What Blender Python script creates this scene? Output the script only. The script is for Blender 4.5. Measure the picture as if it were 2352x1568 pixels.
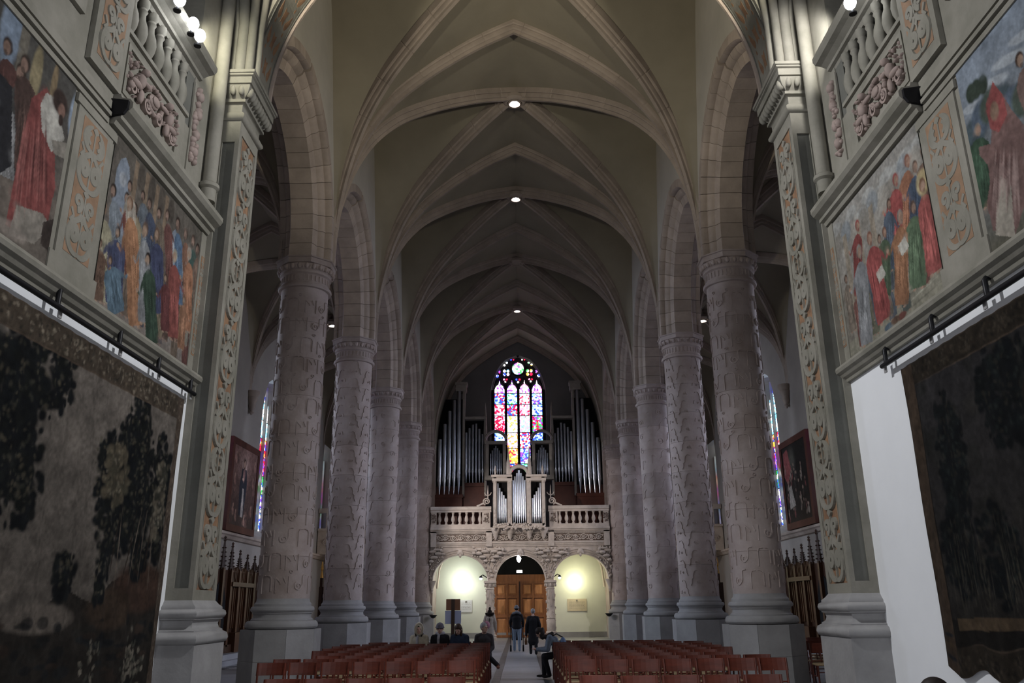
import bpy, math, random
import numpy as np
from mathutils import Vector, Matrix
for o in list(bpy.data.objects): bpy.data.objects.remove(o)
S = bpy.context.scene; COL = S.collection
rng = random.Random(7)
# ---------------------------------------------------------------- camera
PX, PY = 2352, 1568
F, TILT, ROLL, YAW, CX, CH = 1898.2549, 0.3083246, 0.01077079, -0.00696443, -0.00358, 1.70
def cam_axes():
    ct, st = math.cos(TILT), math.sin(TILT); cy, sy = math.cos(YAW), math.sin(YAW)
    Z = np.array([[cy, sy, 0], [-sy, cy, 0], [0, 0, 1]])
    f, d, r = Z @ [0, ct, st], Z @ [0, st, -ct], Z @ [1., 0, 0]
    cr, sr = math.cos(ROLL), math.sin(ROLL)
    return cr*r + sr*d, -sr*r + cr*d, f
CR, CD, CF = cam_axes()
def at(u, v, axis, val):
    """photo pixel -> point on the plane (axis = val)"""
    d = CF + CR*((u-PX/2)/F) + CD*((v-PY/2)/F); o = np.array([CX, 0, CH])
    return o + d*((val-o[axis])/d[axis])
cd = bpy.data.cameras.new('camera'); cam = bpy.data.objects.new('camera', cd); COL.objects.link(cam)
cd.sensor_width = 36; cd.lens = F/PX*36; cd.clip_end = 300
cam.matrix_world = Matrix(((CR[0], -CD[0], -CF[0], CX), (CR[1], -CD[1], -CF[1], 0), (CR[2], -CD[2], -CF[2], CH), (0, 0, 0, 1)))
S.camera = cam
# ---------------------------------------------------------------- world, lights, exposure
S.view_settings.view_transform = 'Standard'; S.view_settings.look = 'None'
S.view_settings.exposure = 0.12; S.view_settings.gamma = 1; S.view_settings.use_curve_mapping = False
W = bpy.data.worlds.new('world'); S.world = W; W.use_nodes = True
W.node_tree.nodes['Background'].inputs[0].default_value = (.60, .68, .82, 1)
W.node_tree.nodes['Background'].inputs[1].default_value = .30
def light(name, kind, loc, target, power, col, **kw):
    l = bpy.data.lights.new(name, kind); o = bpy.data.objects.new(name, l); COL.objects.link(o)
    l.energy = power; l.color = col
    for k, v in kw.items(): setattr(l, k, v)
    o.location = loc; o.rotation_euler = (Vector(target)-Vector(loc)).to_track_quat('-Z', 'Y').to_euler()
    return o
COOL, WARM, NEUT = (.74, .84, 1.0), (1.0, .86, .58), (1.0, .93, .86)
# added fill light behind the visitor, standing for unseen choir windows
light('choir_fill_light', 'AREA', (0, -7, 6.5), (0, 10, 5.0), 380, (.95, .95, 1.0), shape='RECTANGLE', size=7.5, size_y=8)
BAY0, BAY = 12.727, 6.3558
DC = [BAY0+BAY*i for i in range(1, 6)]            # column lines 19.08 ... 44.5
# daylight through the windows of the side aisles
for s in (-1, 1):
    for k, pw in ((1, 150), (2, 215), (3, 200), (4, 165)):
        light('aisle_window_daylight', 'AREA', (s*10.95, BAY0+BAY*(k+.5), 7.6), (0, BAY0+BAY*(k+.5)-1.5, 4.5), pw, (.72, .82, 1.0) if s < 0 else (.74, .80, 1.0), shape='RECTANGLE', size=1.3, size_y=5.6, spread=1.35)
    # floodlights on the loft rail in front of the choir tribunes
    light('tribune_floodlight', 'SPOT', (s*4.30, 9.9, 9.75), (s*4.35, 11.3, 9.75), 85 if s < 0 else 120, (1.0, .97, .78) if s < 0 else (1, .98, .94), spot_size=1.7, spot_blend=.6, shadow_soft_size=.1)
    light('tribune_floodlight', 'SPOT', (s*4.15, 9.6, 9.85), (-s*2.2, 15.4, 15.4), 1250, (1.0, .93, .74), spot_size=1.35, spot_blend=.8, shadow_soft_size=.12)
    light('tribune_floodlight', 'SPOT', (s*4.12, 9.2, 9.8), (-s*4.5, 10.3, 3.2), 2000, (.97, .98, 1.0), spot_size=1.62, spot_blend=.75, shadow_soft_size=.12)
    # spotlights on the fourth columns, trained on the organ loft
    light('loft_spotlight', 'SPOT', (s*4.4, DC[3]-.2, 6.6), (-s*.4, 44.3, 4.9), 900 if s < 0 else 300, (1.0, .90, .84), spot_size=1.25, spot_blend=.5, shadow_soft_size=.07)
for k in (1, 2, 4):
    light('boss_lamp_light', 'SPOT', (0, BAY0+BAY*(k+.5), 16.3), (0, BAY0+BAY*(k+.5), 0), 90, NEUT, spot_size=1.15, spot_blend=.4, shadow_soft_size=.12)
# ---------------------------------------------------------------- materials
MATS = {}
def rgb(h):
    c = [int(h[i:i+2], 16)/255 for i in (0, 2, 4)]
    return tuple(x/12.92 if x < .04045 else ((x+.055)/1.055)**2.4 for x in c)
def mat(name, col, rough=.8, var=.16, scale=2.5, metal=0, bump=0.0, rnd=0.0, spec=.3, emit=None, power=0, tint=None, stretch=None):
    if name in MATS: return MATS[name]
    m = bpy.data.materials.new(name); m.use_nodes = True; MATS[name] = m
    nt = m.node_tree; N = nt.nodes; L = nt.links; b = N['Principled BSDF']
    b.inputs['Roughness'].default_value = rough; b.inputs['Metallic'].default_value = metal
    b.inputs['Specular IOR Level'].default_value = spec
    g = N.new('ShaderNodeNewGeometry'); n = N.new('ShaderNodeTexNoise'); n.inputs['Scale'].default_value = scale
    n.inputs['Detail'].default_value = 6; n.inputs['Roughness'].default_value = .62
    src = g.outputs['Position']
    if stretch:
        mp = N.new('ShaderNodeMapping'); mp.inputs['Scale'].default_value = stretch; L.new(src, mp.inputs[0]); src = mp.outputs[0]
    L.new(src, n.inputs['Vector'])
    r = N.new('ShaderNodeValToRGB'); r.color_ramp.elements[0].position = .28; r.color_ramp.elements[1].position = .72
    c2 = tint or col
    r.color_ramp.elements[0].color = (*[x*(1-var) for x in col], 1); r.color_ramp.elements[1].color = (*[min(1, x*(1+var)) for x in c2], 1)
    L.new(n.outputs['Fac'], r.inputs[0]); out = r.outputs[0]
    if rnd:
        oi = N.new('ShaderNodeObjectInfo'); mr = N.new('ShaderNodeMapRange'); mr.inputs[3].default_value = 1-rnd; mr.inputs[4].default_value = 1+rnd
        L.new(oi.outputs['Random'], mr.inputs[0]); mx = N.new('ShaderNodeVectorMath'); mx.operation = 'SCALE'
        L.new(out, mx.inputs[0]); L.new(mr.outputs[0], mx.inputs['Scale']); out = mx.outputs[0]
    L.new(out, b.inputs['Base Color'])
    if bump:
        n2 = N.new('ShaderNodeTexNoise'); n2.inputs['Scale'].default_value = scale*9; n2.inputs['Detail'].default_value = 4; L.new(src, n2.inputs['Vector'])
        bp = N.new('ShaderNodeBump'); bp.inputs['Strength'].default_value = bump; bp.inputs['Distance'].default_value = .02
        L.new(n2.outputs['Fac'], bp.inputs['Height']); L.new(bp.outputs[0], b.inputs['Normal'])
    if emit:
        b.inputs['Emission Color'].default_value = (*emit, 1); b.inputs['Emission Strength'].default_value = power
    return m
def mat_vcol(name, rough=.85, bump=.15, weave=0):
    m = bpy.data.materials.new(name); m.use_nodes = True; nt = m.node_tree; N = nt.nodes; L = nt.links; b = N['Principled BSDF']
    a = N.new('ShaderNodeVertexColor'); a.layer_name = 'paint'; L.new(a.outputs[0], b.inputs['Base Color'])
    b.inputs['Roughness'].default_value = rough; b.inputs['Specular IOR Level'].default_value = .15
    n = N.new('ShaderNodeTexNoise'); n.inputs['Scale'].default_value = weave or 60; g = N.new('ShaderNodeNewGeometry'); L.new(g.outputs['Position'], n.inputs['Vector'])
    bp = N.new('ShaderNodeBump'); bp.inputs['Strength'].default_value = bump; bp.inputs['Distance'].default_value = .01
    L.new(n.outputs['Fac'], bp.inputs['Height']); L.new(bp.outputs[0], b.inputs['Normal']); return m
mat('column_stone', (.38, .30, .265), .8, .22, 1.6, bump=.25, rnd=.12, tint=(.38, .325, .31))
mat('arch_stone', (.37, .305, .26), .85, .2, 1.8, bump=.25, rnd=.10)
mat('rib_stone', (.31, .255, .215), .85, .2, 1.5, bump=.2)
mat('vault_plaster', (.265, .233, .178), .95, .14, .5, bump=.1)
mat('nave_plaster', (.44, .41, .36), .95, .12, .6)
mat('choir_stone', (.215, .207, .168), .8, .2, 1.8, bump=.2, tint=(.235, .222, .19))
mat('choir_stone_dark', (.13, .13, .115), .8, .2, 1.8, bump=.2)
mat('base_stone', (.29, .285, .285), .75, .16, 2.2, bump=.2)
mat('white_plaster', (.82, .835, .86), .95, .04, .8)
mat('aisle_plaster', (.34, .31, .28), .95, .14, .6)
mat('terracotta', (.22, .12, .075), .85, .3, 5, tint=(.25, .15, .085))
mat('faded_terracotta', (.26, .165, .105), .85, .2, 5)
mat('shaded_west_plaster', (.17, .165, .16), .95, .14, .6)  # west wall plaster darkened to imitate its backlit shade
mat('putto_stone', (.30, .235, .21), .7, .15, 4)
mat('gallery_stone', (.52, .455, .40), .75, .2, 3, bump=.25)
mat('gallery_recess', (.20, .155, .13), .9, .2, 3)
mat('tribune_shade', (.05, .062, .078), .9, .2, 1)  # shade of the tribune passage put into the wall colour
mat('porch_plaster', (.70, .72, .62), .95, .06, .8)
mat('dark_iron', (.012, .012, .014), .45, .1, 5, metal=.4)
mat('chair_wood', (.105, .024, .014), .42, .3, 3, spec=.35, rnd=.18, stretch=(1, 1, 6))
mat('seat_straw', (.36, .27, .16), .8, .25, 40)
mat('door_panel_wood', (.42, .19, .075), .45, .3, 2.2, rnd=.1, stretch=(5, 5, .7))
mat('door_wood', (.25, .10, .038), .45, .3, 2.2, rnd=.08, stretch=(5, 5, .7))
mat('dark_wood', (.045, .02, .011), .45, .3, 3, rnd=.15, stretch=(4, 4, .6))
mat('mid_wood', (.07, .029, .013), .45, .3, 3, rnd=.15, stretch=(4, 4, .6))
mat('case_wood', (.09, .028, .018), .5, .25, 2)
mat('pipe_metal', (.42, .45, .50), .28, .12, 3, metal=1.0, rnd=.12)
mat('pipe_bright', (.64, .68, .74), .3, .03, 1, metal=1.0, rnd=.08)
mat('organ_case', (.30, .275, .24), .7, .2, 3)
mat('black', (.006, .006, .007), .9, .1, 3)
mat('lead', (.008, .008, .010), .8, .1, 3)
mat('floor_stone', (.27, .275, .29), .42, .14, 1.2, spec=.45, rnd=.08)
mat('floor_dark', (.055, .058, .065), .4, .14, 1.2, spec=.45)
mat('lamp_glow', (1, 1, 1), .5, 0, 1, emit=(1, .97, 1.0), power=18)
mat('flood_glow', (1, 1, 1), .5, 0, 1, emit=(.93, .96, 1), power=30)
mat('globe_glow', (1, 1, 1), .5, 0, 1, emit=(1, .93, .62), power=14)
mat('gilt', (.62, .36, .10), .35, .2, 6, metal=.8)
mat('marble', (.66, .66, .66), .5, .06, 5)
mat('plaque_stone', (.60, .52, .38), .6, .08, 5)
mat('engraving', (.28, .26, .23), .8, .1, 5)
# ---------------------------------------------------------------- mesh builder
class MB:
    def __init__(s): s.v = []; s.f = []; s.k = .001
    def add(s, v, f):
        n = len(s.v); s.v += [tuple(map(float, p)) for p in v]; s.f += [tuple(i+n for i in q) for q in f]; return s
    def box(s, x0, x1, y0, y1, z0, z1):
        if x0 > x1: x0, x1 = x1, x0
        return s.add([(x0, y0, z0), (x1, y0, z0), (x1, y1, z0), (x0, y1, z0), (x0, y0, z1), (x1, y0, z1), (x1, y1, z1), (x0, y1, z1)],
                     [(0, 3, 2, 1), (4, 5, 6, 7), (0, 1, 5, 4), (1, 2, 6, 5), (2, 3, 7, 6), (3, 0, 4, 7)])
    def rings(s, R, close=True, caps=True):
        n = len(R[0]); v = [p for r in R for p in r]; f = []
        m = n if close else n-1
        for i in range(len(R)-1):
            for j in range(m):
                k = (j+1) % n; f.append((i*n+j, i*n+k, (i+1)*n+k, (i+1)*n+j))
        if caps and close: f.append(tuple(range(n))[::-1]); f.append(tuple((len(R)-1)*n+j for j in range(n)))
        return s.add(v, f)
    def lathe(s, prof, c=(0, 0, 0), n=24, caps=True, rot=0, flat=False):
        R = []
        for r, z in prof: R.append([(c[0]+r*math.cos(rot+2*math.pi*j/n), c[1]+r*math.sin(rot+2*math.pi*j/n), c[2]+z) for j in range(n)])
        return s.rings(R, True, caps)
    def rect(s, x0, x1, y0, y1, prof):
        """moulding profile (offset, z) run round a rectangle"""
        R = [[(x0-d, y0-d, z), (x1+d, y0-d, z), (x1+d, y1+d, z), (x0-d, y1+d, z)] for d, z in prof]
        return s.rings(R)
    def prism(s, poly, fn, h0, h1):
        n = len(poly); v = [fn(a, b, h0) for a, b in poly]+[fn(a, b, h1) for a, b in poly]
        f = [tuple(range(n))[::-1], tuple(range(n, 2*n))]+[(j, (j+1) % n, n+(j+1) % n, n+j) for j in range(n)]
        return s.add(v, f)
    def tube(s, path, r, n=8, caps=True):
        P = [Vector(p) for p in path]; R = []; up = None
        for i, p in enumerate(P):
            t = (P[min(i+1, len(P)-1)]-P[max(i-1, 0)]).normalized()
            if up is None: up = t.orthogonal().normalized()
            up = (up-t*up.dot(t)); up = up.normalized() if up.length > 1e-6 else t.orthogonal().normalized()
            w = t.cross(up); rr = r[i] if isinstance(r, (list, tuple)) else r
            R.append([tuple(p+up*(rr*math.cos(a))+w*(rr*math.sin(a))) for a in [2*math.pi*j/n for j in range(n)]])
        return s.rings(R, True, caps)
    def sphere(s, c, r, n=12, m=8):
        rx, ry, rz = r if isinstance(r, (tuple, list)) else (r, r, r)
        R = [[(c[0]+rx*math.sin(a)*math.cos(b), c[1]+ry*math.sin(a)*math.sin(b), c[2]-rz*math.cos(a)) for b in [2*math.pi*j/n for j in range(n)]] for a in [math.pi*(i+.02)/(m+.04) for i in range(m+1)]]
        return s.rings(R)
    def ribbon(s, pts, w, fn, h=.02, h0=-.004, closed=False):
        """flat carved strap along a 2D polyline; fn(u,v,h)->xyz"""
        n = len(pts)
        if n < 2: return s
        s.k = (s.k*1.7+.00037) % .003*(1 if h > .008 else .3)
        R = []
        for i, (u, v) in enumerate(pts):
            if closed: a, b = pts[i-1], pts[(i+1) % n]
            else: a, b = pts[max(i-1, 0)], pts[min(i+1, n-1)]
            tx, ty = b[0]-a[0], b[1]-a[1]; l = math.hypot(tx, ty) or 1
            nx, ny = -ty/l, tx/l; hh = h+s.k+i*(.00012 if h > .008 else .00005); ww = (w[i] if isinstance(w, (list, tuple)) else w)/2
            R.append([fn(u+nx*ww, v+ny*ww, h0), fn(u+nx*ww*.8, v+ny*ww*.8, hh), fn(u-nx*ww*.8, v-ny*ww*.8, hh), fn(u-nx*ww, v-ny*ww, h0)])
        if closed: R.append(R[0])
        return s.rings(R, True, not closed)
    def mesh(s, name):
        me = bpy.data.meshes.new(name); me.from_pydata(s.v, [], s.f); me.update(); return me
    def obj(s, name, m, parent=None, smooth=None, **tags):
        me = s.mesh(name); return put(name, me, m, parent, smooth, **tags)
def put(name, me, m, parent=None, smooth=None, loc=None, **tags):
    if m and not me.materials: me.materials.append(MATS[m] if isinstance(m, str) else m)
    if smooth:
        me.polygons.foreach_set('use_smooth', [True]*len(me.polygons))
        try: me.set_sharp_from_angle(angle=math.radians(smooth))
        except Exception: pass
    o = bpy.data.objects.new(name, me); COL.objects.link(o)
    if parent: o.parent = parent
    if loc is not None: o.location = loc
    for k, v in tags.items(): o[k] = v
    return o
def thing(name, label, cat, loc=(0, 0, 0), rz=0, group=None):
    o = bpy.data.objects.new(name, None); COL.objects.link(o); o.location = loc; o.rotation_euler = (0, 0, rz); o.empty_display_size = .2
    o['label'] = label; o['category'] = cat
    if group: o['group'] = group
    return o
def struct(name, mb, m, parent=None, smooth=None, **k):
    if not parent: k['kind'] = 'structure'
    return mb.obj(name, m, parent, smooth, **k)
def anchor(name):
    o = bpy.data.objects.new(name, None); COL.objects.link(o); o['kind'] = 'structure'; return o
def dup(root, loc, rz=None, label=None, group=None, scale=None):
    def cp(o, par):
        c = o.copy(); COL.objects.link(c); c.parent = par
        for ch in o.children: cp(ch, c)
        return c
    r = cp(root, None); r.location = loc
    if rz is not None: r.rotation_euler = (0, 0, rz)
    if scale: r.scale = scale
    if label: r['label'] = label
    if group: r['group'] = group
    return r
def lerp(a, b, t): return a+(b-a)*t
def arc2(cx, cy, r, a0, a1, n=12): return [(cx+r*math.cos(lerp(a0, a1, i/n)), cy+r*math.sin(lerp(a0, a1, i/n))) for i in range(n+1)]
def spiral(cx, cy, r0, r1, a0, turns, n=26): return [(cx+lerp(r0, r1, i/n)*math.cos(a0+turns*2*math.pi*i/n), cy+lerp(r0, r1, i/n)*math.sin(a0+turns*2*math.pi*i/n)) for i in range(n+1)]
def bez(p0, p1, p2, p3, n=12):
    return [tuple((1-t)**3*a+3*(1-t)**2*t*b+3*(1-t)*t*t*c+t**3*d for a, b, c, d in zip(p0, p1, p2, p3)) for t in [i/n for i in range(n+1)]]
PI = math.pi
# ================================================================ STRUCTURE
YW = 47.2; XA = 10.65; XN = 4.60; XC = 5.25; ZS = 9.83
# floor
floor = struct('floor', MB().box(-11.6, 11.6, -8, YW+.4, -.3, 0), 'floor_stone')
tile = MB().box(-.245, .245, -.29, .29, 0, .006).mesh('floor_tile')
for i in range(60):
    for x in (-.25, .25): put('floor_tile', tile, 'floor_stone', floor, loc=(x, 12.2+.595*i, 0))
side_tile = MB().box(-.19, .19, -.29, .29, 0, .004).mesh('floor_tile')
for i in range(40):
    for x in (-.92, .92): put('floor_tile', side_tile, 'floor_stone', floor, loc=(x, 22.6+.595*i, 0))
band = MB().box(-.095, .095, -.29, .29, 0, .007).mesh('dark_band_tile')
for i in range(60):
    for x in (-.61, .61): put('dark_band_tile', band, 'floor_dark', floor, loc=(x, 12.2+.595*i, 0))
sq = MB().box(-.12, .12, -.2, .2, 0, .008).mesh('dark_inlay_tile')
for i in range(14):
    for s in (-1, 1): put('dark_inlay_tile', sq, 'floor_dark', floor, loc=(s*8.75, 25+.85*i, 0))
for s, nm in ((-1, 'trim_1'), (1, 'trim_2')):
    struct(nm, MB().box(s*9.05, s*10.6, 24.5, 38, 0, .14).box(s*9.25, s*10.6, 24.8, 37.7, .14, .30), 'floor_stone', label='low stone step along the foot of the %s aisle wall' % ('left' if s < 0 else 'right'))
# ---- curves
def catmull(P, n=6):
    out = []
    for i in range(len(P)-1):
        p0, p1, p2, p3 = P[max(i-1, 0)], P[i], P[i+1], P[min(i+2, len(P)-1)]
        for k in range(n):
            t = k/n
            out.append(tuple(.5*((2*b)+(-a+c)*t+(2*a-5*b+4*c-d)*t*t+(-a+3*b-3*c+d)*t**3) for a, b, c, d in zip(p0, p1, p2, p3)))
    out.append(P[-1]); return out
PROF = catmull([(4.6, 9.83), (4.53, 11.0), (4.38, 11.9), (4.14, 12.75), (3.81, 13.52), (3.41, 14.15), (2.95, 14.68), (2.2, 15.32), (1.53, 15.8), (.86, 16.22), (0, 16.66)], 4)
AC, AH = 8.275, 2.375
PROFA = [(x/4.6*AH, ZS+(z-ZS)*(13.8-ZS)/(16.66-ZS)) for x, z in PROF]
RIBP = [(-.155, .46), (-.155, .25), (-.135, .22), (-.10, .215), (-.105, .13), (-.085, .09), (-.05, .08), (-.045, .0), (.045, .0), (.05, .08), (.085, .09), (.105, .13), (.10, .215), (.135, .22), (.155, .25), (.155, .46)]
def sweep(path, prof, joint=1.0, sc=1):
    P = [Vector(p) for p in path]
    L = [0]
    for a, b in zip(P, P[1:]): L.append(L[-1]+(b-a).length)
    pos = sorted([(l, 0) for l in L]+[(j*joint+e, k) for j in range(1, int(L[-1]/joint)+1) for e, k in ((-.02, 0), (0, 1), (.02, 0)) if joint*j+e < L[-1]-.03])
    R = []
    def pt(l):
        l = min(max(l, 0), L[-1])
        for i in range(len(L)-1):
            if l <= L[i+1]+1e-9: return P[i].lerp(P[i+1], (l-L[i])/max(L[i+1]-L[i], 1e-9))
        return P[-1]
    last = -1
    for l, k in pos:
        if l-last < .004: continue
        last = l
        p = pt(l); t = (pt(l+.15)-pt(l-.15)).normalized()
        h = Vector((t.x, t.y, 0)); h = h.normalized() if h.length > 1e-4 else Vector((1, 0, 0))
        if t.z < 0: pass
        b = h.cross(Vector((0, 0, 1))).normalized(); n = b.cross(t)
        if n.z < 0: n = -n
        if abs(n.z) < 1e-3: n = n
        q = .9 if k else 1
        R.append([tuple(p+b*(u*sc*q)+n*(v*sc+(.012 if k else 0))) for u, v in prof])
    return MB().rings(R, False, False)
def full(prof, dy=lambda x: 0, xc=0):
    L = [(xc-x, dy(-x), z) for x, z in prof]; return L+[(xc+x, dy(x), z) for x, z in prof[::-1][1:]]
ceil = anchor('ceiling')
tr = sweep(full(PROF), RIBP).mesh('transverse_rib')
d1 = sweep(full(PROF, lambda x: x/4.6*BAY/2), RIBP).mesh('diagonal_rib'); d2 = sweep(full(PROF, lambda x: -x/4.6*BAY/2), RIBP).mesh('diagonal_rib')
def web(prof, half, zl, sides, xc=0):
    """vault cells of one bay, lofted between ribs and wall arches, bay-local y"""
    mb = MB(); H = BAY/2; n = len(prof); zt = prof[-1][1]
    lun = catmull([(3.12, ZS), (2.9, 11.5), (2.42, 13.2), (1.98, 14.8), (1.48, 16.2), (.85, 17.0), (0, 17.35)], 6)
    k = (zl-ZS)/(17.35-ZS); lz = [ZS+(z-ZS)*k for _, z in lun]; ly = [y for y, _ in lun]
    for sx in sides:
        for sy in (-1, 1):
            rib = [(xc+sx*x, sy*H*x/half, z+.36) for x, z in prof]
            tra = [(xc+sx*x, sy*H, z+.36) for x, z in prof]
            m = 6
            mb.rings([[tuple(lerp(a, b, j/m) for a, b in zip(r, t)) for r, t in zip(rib, tra)] for j in range(m+1)], False, False)
            wal = []
            for x, z in prof:
                zz = ZS+(z-ZS)/(zt-ZS)*(zl-ZS); wal.append((xc+sx*(half+.03), sy*float(np.interp(zz, lz, ly)), zz+.2))
            mb.rings([[tuple(lerp(a, b, j/m)+(0 if c != 2 else .22*math.sin(PI*j/m)*i/n) for c, (a, b) in enumerate(zip(r, t))) for i, (r, t) in enumerate(zip(rib, wal))] for j in range(m+1)], False, False)
    return mb
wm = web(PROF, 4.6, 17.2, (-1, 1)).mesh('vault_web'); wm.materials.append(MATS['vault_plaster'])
boss = MB().lathe([(.34, .12), (.36, 0), (.30, -.06), (.24, -.07), (.22, -.02), (.0, -.02)], n=20, caps=False).mesh('boss')
for k in range(0, 5):
    yc = BAY0+BAY*(k+.5)
    put('vault_web', wm, None, ceil, 40, loc=(0, yc, 0))
    put('transverse_rib', tr, 'rib_stone', ceil, 30, loc=(0, BAY0+BAY*(k+1), 0))
    put('diagonal_rib', d1, 'rib_stone', ceil, 30, loc=(0, yc, 0)); put('diagonal_rib', d2, 'rib_stone', ceil, 30, loc=(0, yc, 0))
    put('boss', boss, 'rib_stone', ceil, 40, loc=(0, yc, 16.62))
# west half bay and the wall rib
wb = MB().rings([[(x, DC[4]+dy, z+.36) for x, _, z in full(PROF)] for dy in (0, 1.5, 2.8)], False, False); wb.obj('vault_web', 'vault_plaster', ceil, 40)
put('wall_rib', tr, 'rib_stone', ceil, 30, loc=(0, YW-.12, 0))
MB().box(-11.4, 11.4, BAY0-1.0, YW+.4, 19.0, 19.2).obj('roof_slab', 'black', ceil)
for s in (-1, 1):
    ca = anchor('ceiling_aisle_'+('left' if s < 0 else 'right'))
    tra = sweep(full(PROFA, xc=s*AC), RIBP, sc=.85).mesh('transverse_rib')
    da = [sweep(full(PROFA, lambda x, q=q: q*x/AH*BAY/2, s*AC), RIBP, sc=.8).mesh('diagonal_rib') for q in (-1, 1)]
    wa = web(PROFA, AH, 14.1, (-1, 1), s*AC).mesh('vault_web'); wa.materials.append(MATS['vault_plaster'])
    for k in range(0, 5):
        yc = BAY0+BAY*(k+.5)
        put('vault_web', wa, None, ca, 40, loc=(0, yc, 0)); put('transverse_rib', tra, 'rib_stone', ca, 30, loc=(0, BAY0+BAY*(k+1), 0))
        for q in da: put('diagonal_rib', q, 'rib_stone', ca, 30, loc=(0, yc, 0))
        put('boss', boss, 'rib_stone', ca, 40, loc=(s*AC, yc, 13.78))
        # corbel under the ribs on the outer wall
        if k < 4: MB().lathe([(.02, -.95), (.10, -.85), (.07, -.78), (.15, -.6), (.13, -.5), (.22, -.3), (.20, -.22), (.27, -.1), (.27, 0)], (s*(XA-.12), BAY0+BAY*(k+1), ZS+.05), 12).obj('corbel', 'rib_stone', ca, 40)
    MB().rings([[(x, DC[4]+dy, z+.36) for x, _, z in full(PROFA, xc=s*AC)] for dy in (0, 1.5, 2.8)], False, False).obj('vault_web', 'vault_plaster', ca, 40)
# ---- arcades: wall above, and every voussoir a stone of its own
RI, EC, ZC = 2.50, .25, 10.15
APROF = [(-.65, .62), (-.65, .40), (-.585, .365), (-.50, .37), (-.46, .28), (-.40, .235), (-.345, .215), (-.29, .05), (-.27, 0), (.27, 0), (.29, .05), (.345, .215), (.40, .235), (.46, .28), (.50, .37), (.585, .365), (.65, .40), (.65, .62)]
def arch_pt(t, r):      # t in [-1,1] along the pointed arch (bay-local y, z), r radial offset
    a = math.acos(EC/(RI+EC)); ang = (1-abs(t))*a
    R = RI+EC+r; y = -EC+R*math.cos(ang); z = ZC+R*math.sin(ang)
    if y < 0: y = 0
    return (y if t >= 0 else -y), z
vous = []
NV = 11
for sgn in (-1, 1):
    R = [[(u, sgn*(RI+v), z) for u, v in APROF] for z in (ZS, ZC-.006)]
    vous.append(MB().rings(R).mesh('voussoir'))
    for k in range(NV):
        a = math.acos(EC/(RI+EC)); e = .0018
        R = []
        for j in range(3):
            t = lerp(k/NV*a+e, (k+1)/NV*a-e, j/2)
            R.append([(u, sgn*max(0.004, -EC+(RI+EC+v)*math.cos(t)), ZC+(RI+EC+v)*math.sin(t)) for u, v in APROF])
        vous.append(MB().rings(R).mesh('voussoir'))
for m in vous: m.materials.append(MATS['arch_stone'])
for s in (-1, 1):
    wl = MB(); nm = 'left' if s < 0 else 'right'
    for k in range(0, 5):
        yc = BAY0+BAY*(k+.5)
        ys = [-BAY/2, -3.02]+[arch_pt(t, .5)[0] for t in np.linspace(-1, 1, 29)]+[3.02, BAY/2]
        zs = [ZS, ZS]+[arch_pt(t, .5)[1] for t in np.linspace(-1, 1, 29)]+[ZS, ZS]
        for x, zt in ((s*(XN+.02), 17.9), (s*5.88, 14.6)):
            wl.rings([[(x, yc+y, z) for y, z in zip(ys, zs)], [(x, yc+y, zt) for y in ys]], False, False)
    for x in (4.62, 5.88): wl.add([(s*x, DC[4], ZS), (s*x, YW, ZS), (s*x, YW, 17.9), (s*x, DC[4], 17.9)], [(0, 1, 2, 3)])
    aw = struct('wall_arcade_'+nm, wl, 'nave_plaster')
    for k in range(0, 5):
        for m in vous: put('voussoir', m, None, aw, 35, loc=(s*XC, BAY0+BAY*(k+.5), 0))
    MB().box(s*4.62, s*5.88, DC[4]+.7, YW, 0, ZS).obj('west_pier', 'column_stone', aw)
# ---- aisle outer walls with pointed windows
def stained(name, zs, zp, w, cells):
    pass
glassM = {}
def glass_mat(i, cols, power, scale):
    key = (i, power)
    if key in glassM: return glassM[key]
    m = bpy.data.materials.new('stained_glass'); m.use_nodes = True; N = m.node_tree.nodes; L = m.node_tree.links; b = N['Principled BSDF']
    g = N.new('ShaderNodeNewGeometry'); v = N.new('ShaderNodeTexVoronoi'); v.inputs['Scale'].default_value = scale; L.new(g.outputs['Position'], v.inputs['Vector'])
    sep = N.new('ShaderNodeSeparateColor'); L.new(v.outputs['Color'], sep.inputs[0])
    r = N.new('ShaderNodeValToRGB'); r.color_ramp.interpolation = 'CONSTANT'
    while len(r.color_ramp.elements) < len(cols): r.color_ramp.elements.new(.5)
    for j, c in enumerate(cols): r.color_ramp.elements[j].position = j/len(cols); r.color_ramp.elements[j].color = (*c, 1)
    L.new(sep.outputs[0], r.inputs[0])
    v2 = N.new('ShaderNodeTexVoronoi'); v2.feature = 'DISTANCE_TO_EDGE'; v2.inputs['Scale'].default_value = scale; L.new(g.outputs['Position'], v2.inputs['Vector'])
    ls = N.new('ShaderNodeMath'); ls.operation = 'GREATER_THAN'; ls.inputs[1].default_value = .035; L.new(v2.outputs['Distance'], ls.inputs[0])
    ml = N.new('ShaderNodeMath'); ml.operation = 'MULTIPLY'; ml.inputs[1].default_value = power; L.new(ls.outputs[0], ml.inputs[0])
    L.new(r.outputs[0], b.inputs['Emission Color']); L.new(ml.outputs[0], b.inputs['Emission Strength'])
    b.inputs['Base Color'].default_value = (.02, .02, .03, 1); b.inputs['Roughness'].default_value = .2
    glassM[key] = m; return m
BLU, RED, WHI, YEL, GRN, VIO, CYA, PNK, ORA = (.03, .07, .9), (.75, .01, .05), (1, 1, 1), (1, .6, .08), (.04, .45, .08), (.25, .06, .7), (.25, .65, .95), (.95, .30, .55), (1, .30, .05)
def lancet_w(z, zs, zp, hw):      # half width of a pointed opening at height z
    if z <= zs: return hw
    t = (z-zs)/(zp-zs); return hw*math.sqrt(max(0, 1-t**1.6))
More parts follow.
